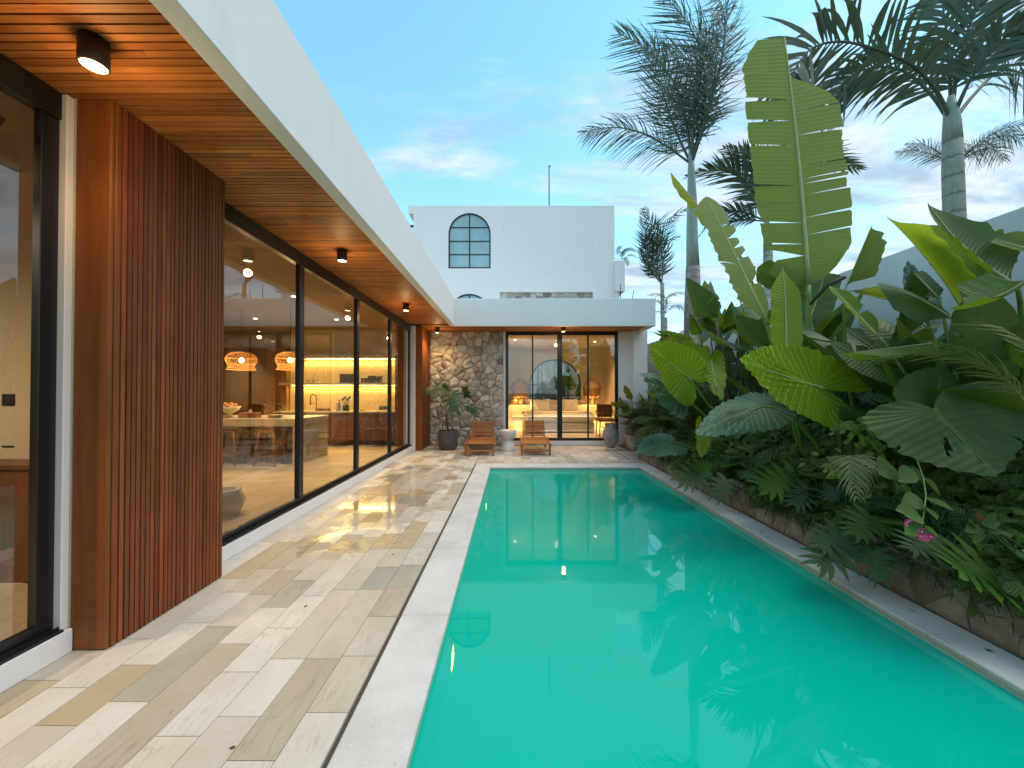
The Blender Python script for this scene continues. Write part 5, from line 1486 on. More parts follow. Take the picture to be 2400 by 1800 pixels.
# ------------------------------------------------------------------ banana and traveller's palm leaves
pd = thing('banana_plant', (3.15, 4.05, .21), 'banana plant with a very tall upright pale leaf torn across', 'plant')
RD = Vector((3.15, 4.05, .22))
def sw(s, side):   # outline of the tall leaf: its right half is torn off near the top
    if side > 0:
        w_ = min(1, (s+.02)/.16)**.55*(1-.10*s)
        return w_ if s < .68 else max(.02, w_*(1-((s-.68)/.14)**2)) if s < .82 else .02
    w_ = .80+.12*math.sin(min(1, max(0, (s-.10)/.6))*2.2)
    if s < .115: w_ = .78-.25*abs(s-.05)/.06
    return w_*(1 if s < .86 else 1-.40*((s-.86)/.14)**1.6)
add_blade(pd, (1893, 668, 4.05), (1838, 88, 3.95), (1998, 480, 4.05), 'lf_banana', ((1896, 760, 4.05), RD), 'very tall upright pale green leaf torn in horizontal slits', rib=.026, pr=(.02, .035),
          ns=90, ntt=8, slope=.10, fold=.05, bend=-.012, wave=.0012, wid=sw, side_h=(1.0, .92), sides=(1, 1),
          tears=((.20, 1, .002), (.27, 1, .004), (.36, 1, .005), (.405, 1, .003), (.425, 1, .003), (.475, 1, .005), (.60, 1, .003), (.70, 1, .003), (.118, -1, .03), (.165, -1, .003), (.25, -1, .004), (.33, -1, .002), (.40, -1, .003), (.56, -1, .003), (.66, -1, .009), (.745, -1, .006), (.86, -1, .002)), ragged=.02)
add_blade(pd, (1801, 762, 3.7), (1657, 461, 3.85), (1702, 625, 3.6), 'lf_banana', ((1835, 880, 3.75), RD), 'long arching pale leaf with a ragged right half', rib=.018, pr=(.02, .03), ns=40, ntt=6, slope=.3, fold=-.15, wave=.004, side_h=(.9, 1.5), tip=.1,
          tears=((.30, -1, .05), (.5, -1, .03), (.58, -1, .02), (.66, -1, .03), (.76, -1, .03), (.45, 1, .006)), ragged=.08)
add_blade(pd, (1742, 610, 4.3), (1572, 405, 4.5), (1640, 505, 4.5), 'lf_banana', ((1800, 740, 4.2), RD), 'folded grey green leaf tip behind the arching one', rib=.012, fold=.4, side_h=(1, .4), ns=24, wave=.01, tears=((.6, 1, .02),))
add_blade(pd, (1842, 842, 3.45), (1834, 628, 3.6), (1874, 730, 3.5), 'lf_yellow', ((1850, 900, 3.6), RD), 'bright yellow green young leaf standing in front', rib=.010, pr=(.012, .02), fold=-.25, bend=-.03, ns=24, slope=.15, tip=.3, side_h=(1, 1.15), tipe=1.05)
add_blade(pd, (1900, 700, 4.2), (1775, 628, 4.1), (1830, 620, 4.1), 'lf_dark', ((1898, 760, 4.1), RD), rib=.01, fold=-.1)
add_blade(pd, (1895, 760, 4.3), (1935, 640, 4.4), (1965, 690, 4.2), 'lf_dark', ((1893, 800, 4.1), RD), rib=.01, fold=.1)
MB().tube([tuple(at(1893, 720, 4.05)), tuple(at(1936, 672, 3.9)), tuple(at(1982, 648, 3.75))], [.012, .018, .020], 8).build('cut_stalk', M['twig'], pd, True)
MB().tube([tuple(at(1876, 830, 4.1)), tuple(RD)], [.03, .05], 8).build('trunk', M['twig'], pd, True)
MB().tube([tuple(at(1890, 700, 4.1)), tuple(at(1915, 830, 4.0)), tuple(RD)], [.010, .014, .02], 8).build('trunk', M['stem_d'], pd, True)
localise(pd)

pe = thing('banana_plant', (3.55, 2.75, .21), 'banana plant with long folded leaves against the pale garden wall at the right', 'plant')
RE = Vector((3.35, 2.75, .22))
add_blade(pe, (2268, 742, 2.75), (2079, 508, 2.95), (2160, 655, 2.6), 'lf_yellow', ((2315, 830, 2.8), RE), 'long bright yellow green leaf folded along its midrib', rib=.012, fold=.35, bend=.03, side_h=(.85, .55), ns=30, slope=.2, tip=.35, tipe=1.05)
add_blade(pe, (2385, 672, 2.5), (2174, 477, 2.7), (2310, 530, 2.7), 'lf_dark', ((2420, 800, 2.7), RE), 'broad dark green leaf leaning left', rib=.012, fold=-.3, bend=.05, side_h=(.75, .75), ns=30, tip=.5, tipe=1.05)
add_blade(pe, (2262, 690, 3.0), (2248, 525, 3.1), (2234, 620, 2.95), 'lf_yellow', ((2270, 800, 2.9), RE), 'bright lit upright leaf with a torn notch', rib=.010, fold=.2, side_h=(.9, .9), tears=((.45, 1, .05),))
add_blade(pe, (2292, 700, 2.9), (2270, 540, 3.0), (2300, 620, 2.8), 'lf_dark', ((2290, 800, 2.9), RE), rib=.010, fold=.5, side_h=(.7, .7))
add_blade(pe, (2325, 690, 2.75), (2290, 570, 2.9), (2345, 640, 2.6), 'lf_mid', ((2330, 800, 2.8), RE), rib=.010, fold=.4, side_h=(.8, .6))
add_blade(pe, (2430, 640, 2.1), (2256, 717, 2.35), (2330, 640, 2.5), 'lf_mid', ((2440, 760, 2.4), RE), 'large leaf arching to the left at the edge', rib=.012, fold=-.2, bend=.12, side_h=(.55, .65), ns=30, tip=.4, tipe=1.05)
add_blade(pe, (2240, 752, 2.7), (2055, 663, 2.95), (2140, 760, 2.7), 'lf_dark', ((2290, 840, 2.8), RE), 'dark pointed leaf lying to the left', rib=.010, fold=-.2, bend=.06, side_h=(.7, .45), ns=26, tip=.5, tipe=1.05)
add_blade(pe, (2290, 672, 2.9), (2175, 617, 3.1), (2230, 672, 2.9), 'lf_dark', ((2310, 760, 2.9), RE), rib=.010, fold=.3, side_h=(.6, .3), tip=.5, tipe=1.05)
add_blade(pe, (2185, 805, 2.8), (1971, 829, 2.75), (2080, 812, 2.55), 'lf_banana', ((2240, 860, 2.8), RE), 'pale horizontal leaf pointing left', rib=.010, fold=-.3, side_h=(.6, .35), ns=26, tip=.3, tipe=1.05)
add_blade(pe, (2330, 790, 2.7), (2190, 835, 2.8), (2250, 830, 2.6), 'lf_dark', ((2360, 860, 2.6), RE), rib=.010, fold=-.2, bend=.05, side_h=(.8, .5), tip=.4)
add_blade(pe, (2470, 600, 2.4), (2330, 560, 2.6), (2400, 640, 2.4), 'lf_banana', ((2440, 760, 2.6), RE), rib=.010, fold=.2, side_h=(.5, .4), tip=.4)
add_blade(pe, (2320, 765, 2.6), (2480, 850, 2.0), (2400, 720, 2.3), 'lf_dark', ((2300, 840, 2.6), RE), rib=.010, fold=-.2, bend=.05, side_h=(.6, .7), tip=.4)
add_blade(pe, (2200, 700, 3.1), (2145, 640, 3.3), (2185, 650, 3.2), 'lf_deep', ((2230, 800, 3.0), RE), rib=.008, fold=-.1)
add_blade(pe, (1984, 672, 3.6), (2044, 527, 3.6), (1996, 590, 3.5), 'lf_banana', ((1960, 740, 3.6), Vector((3.3, 3.6, .3))), 'narrow rolled leaf pointing up right', rib=.008, fold=.8, side_h=(.45, .45), tip=.3, tipe=1.05)
add_blade(pe, (2060, 790, 3.2), (1945, 670, 3.6), (1985, 760, 3.3), 'lf_yellow', ((2120, 840, 3.1), RE), 'torn yellow green leaf beside the garden wall', rib=.010, fold=.3, side_h=(.6, .4), tears=((.6, 1, .06), (.4, -1, .05)), tip=.3)
add_blade(pe, (2160, 720, 3.2), (1990, 680, 3.5), (2070, 735, 3.3), 'lf_banana', ((2200, 790, 3.1), RE), rib=.008, fold=.5, side_h=(.4, .35), tip=.4, tipe=1.05)
localise(pe)

# ------------------------------------------------------------------ other broad leaved clumps
def clump(x, y, n, hmin, hmax, lmin, lmax, mats, lab, seed, lean=(-.25, .1), spread=.55, az=None, nm='bird_of_paradise_plant', wr=.24):
    r = random.Random(seed)
    t = thing(nm, (x, y, .20), lab, 'plant', 'broad leaved clumps in the planter')
    for i in range(n):
        a = r.uniform(0, 6.283) if az is None else r.uniform(*az)
        hgt = r.uniform(hmin, hmax); L = r.uniform(lmin, lmax); W = L*r.uniform(wr*.8, wr*1.2)
        out = Vector((math.cos(a), math.sin(a), 0)); rr_ = r.uniform(.15, spread)
        base = Vector((0, 0, 0)) + out*.06
        b = Vector((lean[0]*hgt*.4, 0, hgt)) + out*rr_
        el = r.uniform(.25, 1.35)
        d = out*math.cos(el)+Vector((0, 0, math.sin(el)))
        side = d.cross(Vector((0, 0, 1))); side = side.normalized() if side.length > .1 else Vector((1, 0, 0))
        tw = r.uniform(-.9, .9); side = (Matrix.Rotation(tw, 3, d.normalized()) @ side)
        mt = r.choice(mats)
        vs, fs, uv, rb, _ = blade_leaf(b, b+d*L, b+side*W, r, ns=14, ntt=3, bend=r.uniform(.02, .09), fold=r.uniform(-.3, .3), tip=r.uniform(.35, .6), tipe=r.uniform(.75, 1.0), wave=.01,
                                       tears=[(r.uniform(.2, .85), r.choice((1, -1)), r.uniform(.01, .04)) for _ in range(r.choice((0, 0, 1, 2)))])
        o = link('leaf', mesh('leaf', vs, fs, True, uv), M[mt], t)
        MB().tube(rb[::2], [.008*(1-.15*i_) for i_ in range(6)], 4).build('midrib', M['stem'], o, True)
        petiole(bez(b, b*.6+out*.1+Vector((0, 0, -.1)), base, 5), .009, .016, t, 'stem_d')
clump(3.45, 5.6, 26, .9, 2.3, .5, .85, ['lf_dark', 'lf_dark', 'lf_mid', 'lf_deep'], 'dense dark broad leaved clump in front of the ringed palm trunk', 1)
clump(3.5, 6.5, 24, .8, 2.2, .45, .8, ['lf_dark', 'lf_mid', 'lf_mid', 'lf_dark'], 'mid green broad leaved clump just right of the far white roof corner', 2)
clump(3.6, 4.7, 24, .9, 2.0, .5, .85, ['lf_dark', 'lf_deep', 'lf_mid'], 'tall dark broad leaved clump left of the tall torn banana leaf', 3)
clump(3.7, 3.7, 20, .6, 1.6, .5, .8, ['lf_dark', 'lf_dark', 'lf_deep'], 'dark broad leaved clump behind the glowing elephant ear leaf', 4)
clump(3.6, 2.9, 18, .5, 1.3, .5, .8, ['lf_dark', 'lf_deep', 'lf_dark'], 'shaded broad leaved clump behind the huge torn leaf', 5)
clump(3.85, 1.9, 16, .5, 1.35, .5, .9, ['lf_dark', 'lf_deep', 'lf_mid'], 'shaded broad leaved clump at the right picture edge', 6)
clump(3.15, 8.9, 12, .35, .95, .35, .55, ['lf_dark', 'lf_dark'], 'small dark broad leaved clump above the grey urn', 8, spread=.45)
clump(3.6, 7.7, 20, .7, 1.7, .45, .75, ['lf_dark', 'lf_mid'], 'broad leaved clump beyond the pool corner', 9)
# ------------------------------------------------------------------ palm fronds
def frond_mesh(name, L, nl, ll, lw, r, arch=.35, droop=.4, plume=0.0, gap0=.12, fold=.5, twist=0.0, rw=.012):
    """frond along +X, arching in Z; leaflets both sides"""
    mb = MB(); P_ = []
    for i in range(13):
        t = i/12; P_.append(Vector((L*(t-.12*arch*t*t), 0, L*(arch*t*1.0-arch*1.35*t*t*t))))
    mb.tube(P_, [rw*(1-.85*i/12) for i in range(13)], 5, True)
    def at_(t):
        f = t*12; i = min(int(f), 11); k = f-i
        p = P_[i].lerp(P_[i+1], k); d = (P_[i+1]-P_[i]).normalized(); return p, d
    for i in range(nl):
        t = gap0+(1-gap0)*(i+.5)/nl
        p, d = at_(min(.999, t))
        up = Vector((0, 1, 0)).cross(d) * -1
        le = ll*(math.sin(math.pi*min(1, .18+.80*t))**.6)*r.uniform(.8, 1.1)
        for s in (1, -1):
            lift = r.uniform(-plume, plume)+fold*.3
            ang = rad(62-30*t)+r.uniform(-.09, .09)
            dr = d*math.cos(ang)+(Vector((0, s, 0))*math.cos(lift)+up*math.sin(lift))*math.sin(ang)
            dr.normalize()
            q = p.copy(); w0 = lw
            nrm = d.cross(dr); nrm = nrm.normalized() if nrm.length > .05 else up
            sd_ = dr.cross(nrm).normalized()
            vs = []; m = 4
            for k in range(m+1):
                f = k/m
                pos = q+dr*(le*f)+Vector((0, 0, -droop*le*f*f*r.uniform(.8, 1.1)))
                ww = w0*(.55+.9*f if f < .5 else 1.0)*(1-f**2.2)+.0008
                vs += [pos+sd_*ww, pos-sd_*ww]
            mb.add(vs, [(2*k, 2*k+1, 2*k+3, 2*k+2) for k in range(m)], [(f_, .3) for f_ in [k/m for k in range(m+1)] for _ in (0, 1)])
    return mb.mesh(name)
PR = random.Random(31)
fm_thin = [frond_mesh('frond', 1.0, 84, .27, .0030, PR, .30, .50, 1.3, .14, .1, rw=.010) for _ in range(3)]    # bushy, thin
fm_wide = [frond_mesh('frond', 1.0, 40, .34, .0125, PR, .62, .30, .25, .14, .9, rw=.016) for _ in range(3)]    # broad leaflets
fm_areca = [frond_mesh('frond', 1.0, 24, .32, .011, PR, .55, .35, .15, .18, .6, rw=.009) for _ in range(3)]
for lst, mt in ((fm_thin, 'frond'), (fm_wide, 'frond'), (fm_areca, 'areca')):
    for m_ in lst: m_.materials.append(M[mt])
fm_small = [frond_mesh('frond', 1.0, 34, .26, .008, PR, .75, .55, .7, .12, .5, rw=.010) for _ in range(3)]
for m_ in fm_small: m_.materials.append(M['frond'])
fm_y = [m_.copy() for m_ in fm_areca]
for m_ in fm_y: m_.materials[0] = M['areca_y']
def put_frond(par, me, loc, direction, scale, roll=0.0, nm='frond', yscale=1.0):
    d = Vector(direction).normalized()
    z = Vector((0, 0, 1)); side = z.cross(d)
    side = side.normalized() if side.length > .02 else Vector((0, 1, 0))
    up = d.cross(side)
    m = Matrix((d, side, up)).transposed().to_4x4()
    o = bpy.data.objects.new(nm, me)
    o.parent = par; COL.objects.link(o)
    o.matrix_basis = Matrix.Translation(loc) @ m @ Matrix.Rotation(roll, 4, 'X') @ Matrix.Diagonal((scale, scale*yscale, scale, 1))
    return o
def palm(base, zs, rads, mats, top, fronds, label, meshes, shaft=None):
    """zs/rads: trunk profile; fronds: list of (direction, length, roll)"""
    t = thing('palm_tree', base, label, 'palm tree')
    b = Vector(base)
    MB().tube([(p[0]-b.x, p[1]-b.y, p[2]-b.z) for p in zs], rads, 16).build('trunk', M[mats[0]], t, True)
    if shaft: MB().tube([(p[0]-b.x, p[1]-b.y, p[2]-b.z) for p in shaft[0]], shaft[1], 16).build('crownshaft', M['shaft'], t, True)
    for i, (d, L, roll) in enumerate(fronds):
        put_frond(t, meshes[i % len(meshes)], Vector(top)-b, d, L, roll)
    return t
# palm 1: slender, ringed, bushy fronds
Yp = 8.0
tp = at(1612, 400, Yp); t0_ = at(1624, 880, Yp)
palm((t0_.x, Yp, .2), [(t0_.x, Yp, .2), tuple(at(1623, 735, Yp)), tuple(at(1624, 626, Yp))], [.19, .165, .135], ['trunk'], at(1620, 385, Yp),
     [((-.04, .0, 1), 3.7, 0), ((.20, .05, 1), 4.0, .5), ((-.34, .1, 1), 3.5, .3), ((.26, .2, 1), 3.7, 1.0), ((.08, .3, 1), 3.8, 1.6), ((-.16, .3, 1), 3.3, 2.2), ((.14, -.15, 1), 3.6, 2.6), ((-.95, .05, .42), 2.45, .1)],
     'tall slender palm with bushy upright fronds and ringed trunk between roof and banana leaves', fm_thin,
     ([tuple(at(1624, 627, Yp)), tuple(at(1622, 560, Yp)), tuple(at(1622, 470, Yp)), tuple(at(1620, 400, Yp)), tuple(at(1619, 350, Yp))], [.132, .115, .095, .07, .045]))
# palm 2: large, broad fronds, upper right
Yq = 7.0
bq = at(2240, 620, Yq)
p2 = palm((bq.x, Yq, 0), [(bq.x, Yq, 0), tuple(at(2238, 545, Yq)), tuple(at(2233, 400, Yq)), tuple(at(2232, 330, Yq))], [.17, .15, .145, .135], ['trunk_g'], at(2228, 262, Yq),
     [], 'large palm with broad arching fronds at the upper right', fm_wide,
     ([tuple(at(2232, 331, Yq)), tuple(at(2231, 285, Yq)), tuple(at(2229, 258, Yq)), tuple(at(2229, 225, Yq))], [.137, .120, .10, .045]))
def frond_path(par, pts, nl, ll, lw, seed, droop=.35, t0=.2, rw=.035, up_len=1.0, mt='frond', spread=62):
    r = random.Random(seed); off = Vector(par.location); mb = MB()
    C = [Vector(q)-off for q in pts]; P_ = []
    for i in range(len(C)-1):     # catmull rom
        a, b, c, d = C[max(0, i-1)], C[i], C[i+1], C[min(len(C)-1, i+2)]
        for k in range(5):
            t = k/5; P_.append(.5*((2*b)+(c-a)*t+(2*a-5*b+4*c-d)*t*t+(3*b-a-3*c+d)*t**3))
    P_.append(C[-1]); n = len(P_)-1
    mb.tube(P_, [rw*(1-.88*i/n)+.002 for i in range(n+1)], 6)
    cam_dir = (Vector((0, 0, CAMH))-off)
    for i in range(nl):
        t = t0+(1-t0)*(i+.5)/nl; f = t*n; k = min(int(f), n-1)
        p = P_[k].lerp(P_[k+1], f-k); d = (P_[k+1]-P_[k]).normalized()
        lat = d.cross((cam_dir-p).normalized()).normalized()
        if lat.z < 0: lat = -lat
        dep = d.cross(lat)
        le = ll*(math.sin(math.pi*min(1, .22+.72*(t-t0)/(1-t0)))**.7)
        for s in (1, -1):
            L_ = le*r.uniform(.78, 1.1)*(up_len if s > 0 else 1)
            ang = rad(spread-28*t)+r.uniform(-.12, .12)
            dr = (d*math.cos(ang)+(lat*s+dep*r.uniform(-.5, .5)).normalized()*math.sin(ang)).normalized()
            wd = dr.cross(dep+lat*r.uniform(-.3, .3)).normalized()
            vs = []; m = 6; bend = r.uniform(.7, 1.5)*droop; kink = r.random() < .25
            for q in range(m+1):
                g = q/m
                dz = -bend*L_*g*g - (L_*.35*max(0, g-.6) if kink else 0)
                pos = p+dr*(L_*g*(1-.12*bend*g))+Vector((0, 0, dz))
                ww = lw*(.35+1.0*min(1, g*3.2))*(1-g**1.9)+.001
                vs += [pos+wd*ww, pos-wd*ww]
            mb.add(vs, [(2*q, 2*q+1, 2*q+3, 2*q+2) for q in range(m)], [(g_, .3) for g_ in [q/m for q in range(m+1)] for _ in (0, 1)])
    return mb.build('frond', M[mt], par)
A_ = lambda L: [at(*q) for q in L]
frond_path(p2, A_([(2229, 285, 7), (2195, 215, 6.9), (2140, 155, 6.7), (2060, 118, 6.5), (1975, 98, 6.3), (1905, 112, 6.2), (1862, 165, 6.1), (1850, 225, 6.1)]), 42, 1.15, .036, 1, .30, .22, up_len=1.15)
frond_path(p2, A_([(2228, 290, 7.05), (2185, 225, 7.1), (2120, 168, 7.2), (2050, 158, 7.3), (1985, 185, 7.4), (1945, 235, 7.5)]), 32, 1.0, .032, 2, .32, .2)
frond_path(p2, A_([(2229, 285, 7), (2240, 190, 7), (2262, 90, 6.9), (2300, 0, 6.8), (2350, -80, 6.7)]), 32, 1.2, .036, 3, .22, .2)
frond_path(p2, A_([(2229, 280, 7.1), (2225, 160, 7.2), (2215, 50, 7.3), (2195, -60, 7.4)]), 28, 1.1, .036, 4, .2, .2)
frond_path(p2, A_([(2231, 285, 7.0), (2270, 195, 6.8), (2330, 110, 6.6), (2410, 60, 6.4), (2500, 60, 6.3)]), 34, 1.0, .032, 6, .45, .25)
frond_path(p2, A_([(2231, 290, 7.0), (2280, 225, 7.2), (2350, 160, 7.4), (2430, 150, 7.5), (2500, 190, 7.6)]), 34, .8, .022, 7, .6, .3)
# palm 3: behind the tall banana leaf
Yr = 13.0
b3 = at(1802, 700, Yr)
palm((b3.x, Yr, 0), [(b3.x, Yr, 0), tuple(at(1800, 590, Yr))], [.16, .14], ['trunk_g'], at(1797, 520, Yr),
     [((-.75, 0, .65), 3.3, .2), ((-.5, -.2, .9), 3.0, 0), ((.2, .1, 1), 3.4, .3), ((.75, 0, .7), 3.8, 0), ((.8, .2, .95), 4.3, .2), ((-.2, .2, 1), 3.2, 0), ((-.9, .3, .1), 2.2, .2), ((.5, .4, .6), 3.0, .3), ((-.5, .2, -.1), 1.8, .2)],
     'palm half hidden behind the tall torn banana leaf', fm_wide,
     ([tuple(at(1800, 589, Yr)), tuple(at(1798, 550, Yr)), tuple(at(1797, 515, Yr))], [.14, .11, .07]))
# palm 4: small, closed crown right of the white house
Ys = 15.0
b4 = at(1556, 760, Ys)
palm((b4.x, Ys, 0), [(b4.x, Ys, 0), tuple(at(1552, 664, Ys))], [.10, .075], ['trunk_g'], at(1551, 665, Ys),
     [((-.30, 0, 1), 2.9, 1.3), ((-.12, .1, 1), 3.1, 1.6), ((.06, .1, 1), 3.2, -1.5), ((.02, -.2, 1), 2.6, 0), ((-.22, .1, 1), 2.4, 2.1), ((.12, .2, 1), 2.3, -1.2)],
     'small palm with closed upright crown just right of the white house', fm_small)
# palm 5: behind palm 2, only side fronds show
Yt = 14.0
b5 = at(2236, 700, Yt)
palm((b5.x, Yt, 0), [(b5.x, Yt, 0), tuple(at(2236, 400, Yt))], [.13, .11], ['trunk_g'], at(2236, 388, Yt),
     [((-.9, 0, .50), 2.0, .1), ((.9, 0, .45), 2.9, .1), ((.9, .2, .3), 3.0, .3), ((-.7, .3, .5), 1.9, .3), ((.5, .3, .6), 2.0, .3), ((.8, -.3, .55), 2.4, .3)],
     'farther palm whose fronds spread sideways behind the large palm trunk', fm_thin)
# palm 6: fronds seen beyond the roof corner
Yu = 13.5
b6 = at(1560, 800, Yu)
palm((b6.x, Yu, 0), [(b6.x, Yu, 0), tuple(at(1560, 745, Yu))], [.07, .06], ['trunk_g'], at(1560, 735, Yu),
     [((-.8, 0, .5), 1.0, 0), ((.5, 0, .7), 1.1, 0), ((-.4, .2, .9), 1.0, 0), ((-.9, 0, -.3), .8, 0), ((.9, .2, .2), .9, 0)],
     'young palm low beyond the corner of the white roof', fm_small)

# arecas in the planter
def areca(x, y, n, L, lab, seed, lean=(-.35, 0), zz=.2, spread=1.0, ym=fm_areca, el=(.35, 1.3), h0=.25):
    r = random.Random(seed)
    t = thing('areca_palm', (x, y, zz), lab, 'palm', 'bushy palms in the planter')
    for i in range(n):
        a = r.uniform(0, 6.283); e = r.uniform(*el)
        d = Vector((math.cos(a)*math.cos(e)*spread+lean[0], math.sin(a)*math.cos(e)*spread+lean[1], math.sin(e)))
        put_frond(t, r.choice(ym), Vector((r.uniform(-.06, .06), r.uniform(-.06, .06), r.uniform(.0, h0))), d, L*r.uniform(.7, 1.15), r.uniform(-.5, .5))
    return t
areca(3.05, 9.0, 16, .85, 'bushy palm beside the grey urn', 41, h0=.4)
areca(3.25, 8.3, 16, .95, 'bushy palm behind the stepping slab', 42, h0=.4)
areca(2.95, 7.1, 16, .85, 'bushy palm at the far right corner of the pool', 43, h0=.35)
areca(3.0, 6.2, 16, .85, 'bushy palm left of the blue green elephant ear leaf', 44, h0=.35)
areca(3.3, 4.3, 12, .8, 'bushy palm between the two elephant ear plants', 45, h0=.3)
areca(3.1, 3.0, 12, .7, 'bushy palm under the huge dark torn leaf', 46, h0=.25)
# single notable fronds
t = thing('areca_palm', (2.95, 2.75, .2), 'olive palm with a frond hanging over the planter edge', 'palm')
for (B_, T_, s_, ro) in (((2010, 1080, 2.55), (1996, 1200, 2.2), .50, .2), ((2040, 1090, 2.6), (2030, 1190, 2.3), .42, -.3)):
    b_, q_ = P3(B_)-Vector(t.location), P3(T_)-Vector(t.location)
    put_frond(t, fm_y[0], b_, (q_-b_)+Vector((0, 0, .16)), s_, ro)
    petiole(bez(b_, b_+Vector((.2, 0, .1)), Vector((.1, 0, 0)), 5), .006, .01, t, 'stem_d')
t = thing('areca_palm', (3.1, 1.75, .2), 'olive yellow palm fronds at the right edge over the dark leaf', 'palm')
for (B_, T_, s_, ro) in (((2450, 1000, 1.95), (2210, 880, 2.2), .80, .3), ((2440, 930, 2.0), (2330, 830, 2.1), .6, -.2), ((1790, 920, 3.6), (1840, 1010, 3.3), .001, 0)):
    b_, q_ = P3(B_)-Vector(t.location), P3(T_)-Vector(t.location)
    if s_ < .01: continue
    put_frond(t, fm_y[1], b_, (q_-b_), s_, ro)
    petiole(bez(b_, b_+Vector((.2, 0, -.2)), Vector((.1, 0, 0)), 5), .008, .012, t, 'stem_d')

# ------------------------------------------------------------------ philodendrons along the planter edge
def phil_leaf(par, B, T, E, mt, root, off, **k):
    vs, fs, uv = lobed_leaf(B-off, T-off, E-off, LR, **k)
    link('leaf', mesh('leaf', vs, fs, False, uv), M[mt], par)
    petiole(bez(B-off, (B-off)*.5+(root-off)*.5+Vector((0, 0, .06)), root-off, 6), .005, .009, par, 'stem')
def phil(x, y, leaves, lab):
    t = thing('philodendron', (x, y, .21), lab, 'plant'); off = Vector((x, y, .21)); root = Vector((x, y, .22))
    for (B, T, E, mt) in leaves:
        b_, t_ = P3(B), P3((T[0], T[1], B[2]-.06)); d = t_-b_; v_ = (Vector((0, 0, CAMH))-b_).normalized()
        sd_ = d.cross(v_+Vector((.0, .0, .35))).normalized()
        phil_leaf(t, b_, b_+d*1.1, b_+sd_*d.length*.95, mt, root, off, n=6)
phil(2.85, 3.95, [((1853, 1122, 3.45), (1780, 1150, 3.25), (1822, 1088, 3.55), 'lf_phil'), ((1890, 1150, 3.3), (1862, 1190, 3.1), (1900, 1195, 3.1), 'lf_phild')], 'philodendron with a bright green deeply cut leaf above the planter wall')
phil(2.85, 2.9, [((2035, 1215, 2.65), (2000, 1260, 2.4), (1985, 1215, 2.6), 'lf_phil'), ((2050, 1225, 2.6), (2090, 1250, 2.4), (2060, 1195, 2.7), 'lf_phil'),
                 ((1975, 1282, 2.62), (1915, 1335, 2.5), (1960, 1315, 2.4), 'lf_phild'), ((2050, 1300, 2.5), (2062, 1360, 2.4), (2060, 1340, 2.4), 'lf_phild'), ((1960, 1250, 2.7), (1920, 1290, 2.5), (1925, 1250, 2.7), 'lf_phild')],
     'philodendron spilling dark fingered leaves down to the pool edge')
phil(2.85, 2.1, [((2330, 1335, 2.05), (2215, 1345, 1.95), (2275, 1300, 2.2), 'lf_phil'), ((2345, 1355, 2.0), (2330, 1400, 1.85), (2370, 1380, 1.9), 'lf_phil'), ((2395, 1300, 1.95), (2340, 1290, 2.0), (2380, 1260, 2.1), 'lf_phild'),
                 ((2180, 1265, 2.25), (2130, 1300, 2.15), (2200, 1310, 2.1), 'lf_phild'), ((2235, 1290, 2.2), (2190, 1330, 2.05), (2180, 1290, 2.2), 'lf_phild')], 'philodendron with yellow green fingered leaves in the lower right corner')
phil(2.8, 5.0, [((1640, 1110, 4.55), (1590, 1135, 4.3), (1620, 1150, 4.2), 'lf_phild'), ((1660, 1100, 4.6), (1625, 1090, 4.4), (1650, 1075, 4.8), 'lf_phil'), ((1700, 1130, 4.3), (1680, 1170, 4.05), (1715, 1170, 4.1), 'lf_phild')], 'philodendron hanging over the stone planter below the low flat leaf')
rp_ = random.Random(9)
for k, (y_, lab) in enumerate(((6.3, 'low fingered philodendron near the far end of the planter wall'), (5.6, 'low fingered philodendron below the hanging blue green leaf'), (4.4, 'dark fingered philodendron under the grey green leaf'), (3.45, 'dark fingered philodendron left of the hanging olive frond'), (2.5, 'dark fingered philodendron below the pink flowers'))):
    t = thing('philodendron', (2.8, y_, .21), lab, 'plant'); off = Vector((2.8, y_, .21))
    for i in range(8):
        a = rp_.uniform(rad(110), rad(260)); L = rp_.uniform(.14, .24); rr_ = rp_.uniform(.12, .34)
        B = Vector((2.8+math.cos(a)*rr_, y_+math.sin(a)*rr_*1.3, rp_.uniform(.26, .55)))
        d = Vector((math.cos(a), math.sin(a)*.6, rp_.uniform(-.7, .15))).normalized()
        sd_ = d.cross(Vector((0, 0, 1))).normalized()
        phil_leaf(t, B, B+d*L, B+sd_*L*.85, rp_.choice(('lf_phil', 'lf_phild', 'lf_phild')), Vector((2.8, y_, .22)), off)
# potted philodendron
t = thing('potted_philodendron', (-1.45, 8.80, .40), 'philodendron with split leaves and bare roots growing in the dark grey pot', 'plant'); off = Vector((-1.45, 8.8, .40))
hub = at(1046, 985, 8.8)
for (B, T, E, mt) in (((1038, 916, 8.85), (1000, 908, 8.7), (1018, 934, 8.6), 'lf_phild'), ((1060, 925, 8.6), (1066, 962, 8.4), (1096, 930, 8.6), 'lf_phild'), ((1094, 928, 8.9), (1092, 905, 8.9), (1112, 928, 8.8), 'lf_phild'),
                      ((1098, 952, 8.7), (1116, 968, 8.6), (1112, 942, 8.7), 'lf_phild'), ((1050, 920, 8.95), (1040, 900, 9.0), (1060, 905, 9.0), 'lf_phild')):
    vs, fs, uv = lobed_leaf(P3(B)-off, P3(T)-off, P3(E)-off, LR, droop=.3)
    link('leaf', mesh('leaf', vs, fs, False, uv), M[mt], t)
    petiole(bez(P3(B)-off, (P3(B)*.5+hub*.5)-off+Vector((0, 0, -.03)), hub-off, 6), .005, .009, t, 'stem_d')
for i in range(7):
    a = i*.9; p0 = hub-off
    petiole(bez(p0, p0+Vector((math.cos(a)*.14, math.sin(a)*.08, -.08)), Vector((math.cos(a)*.13, math.sin(a)*.12, 0)), 5), .007, .005, t, 'twig', 'root')
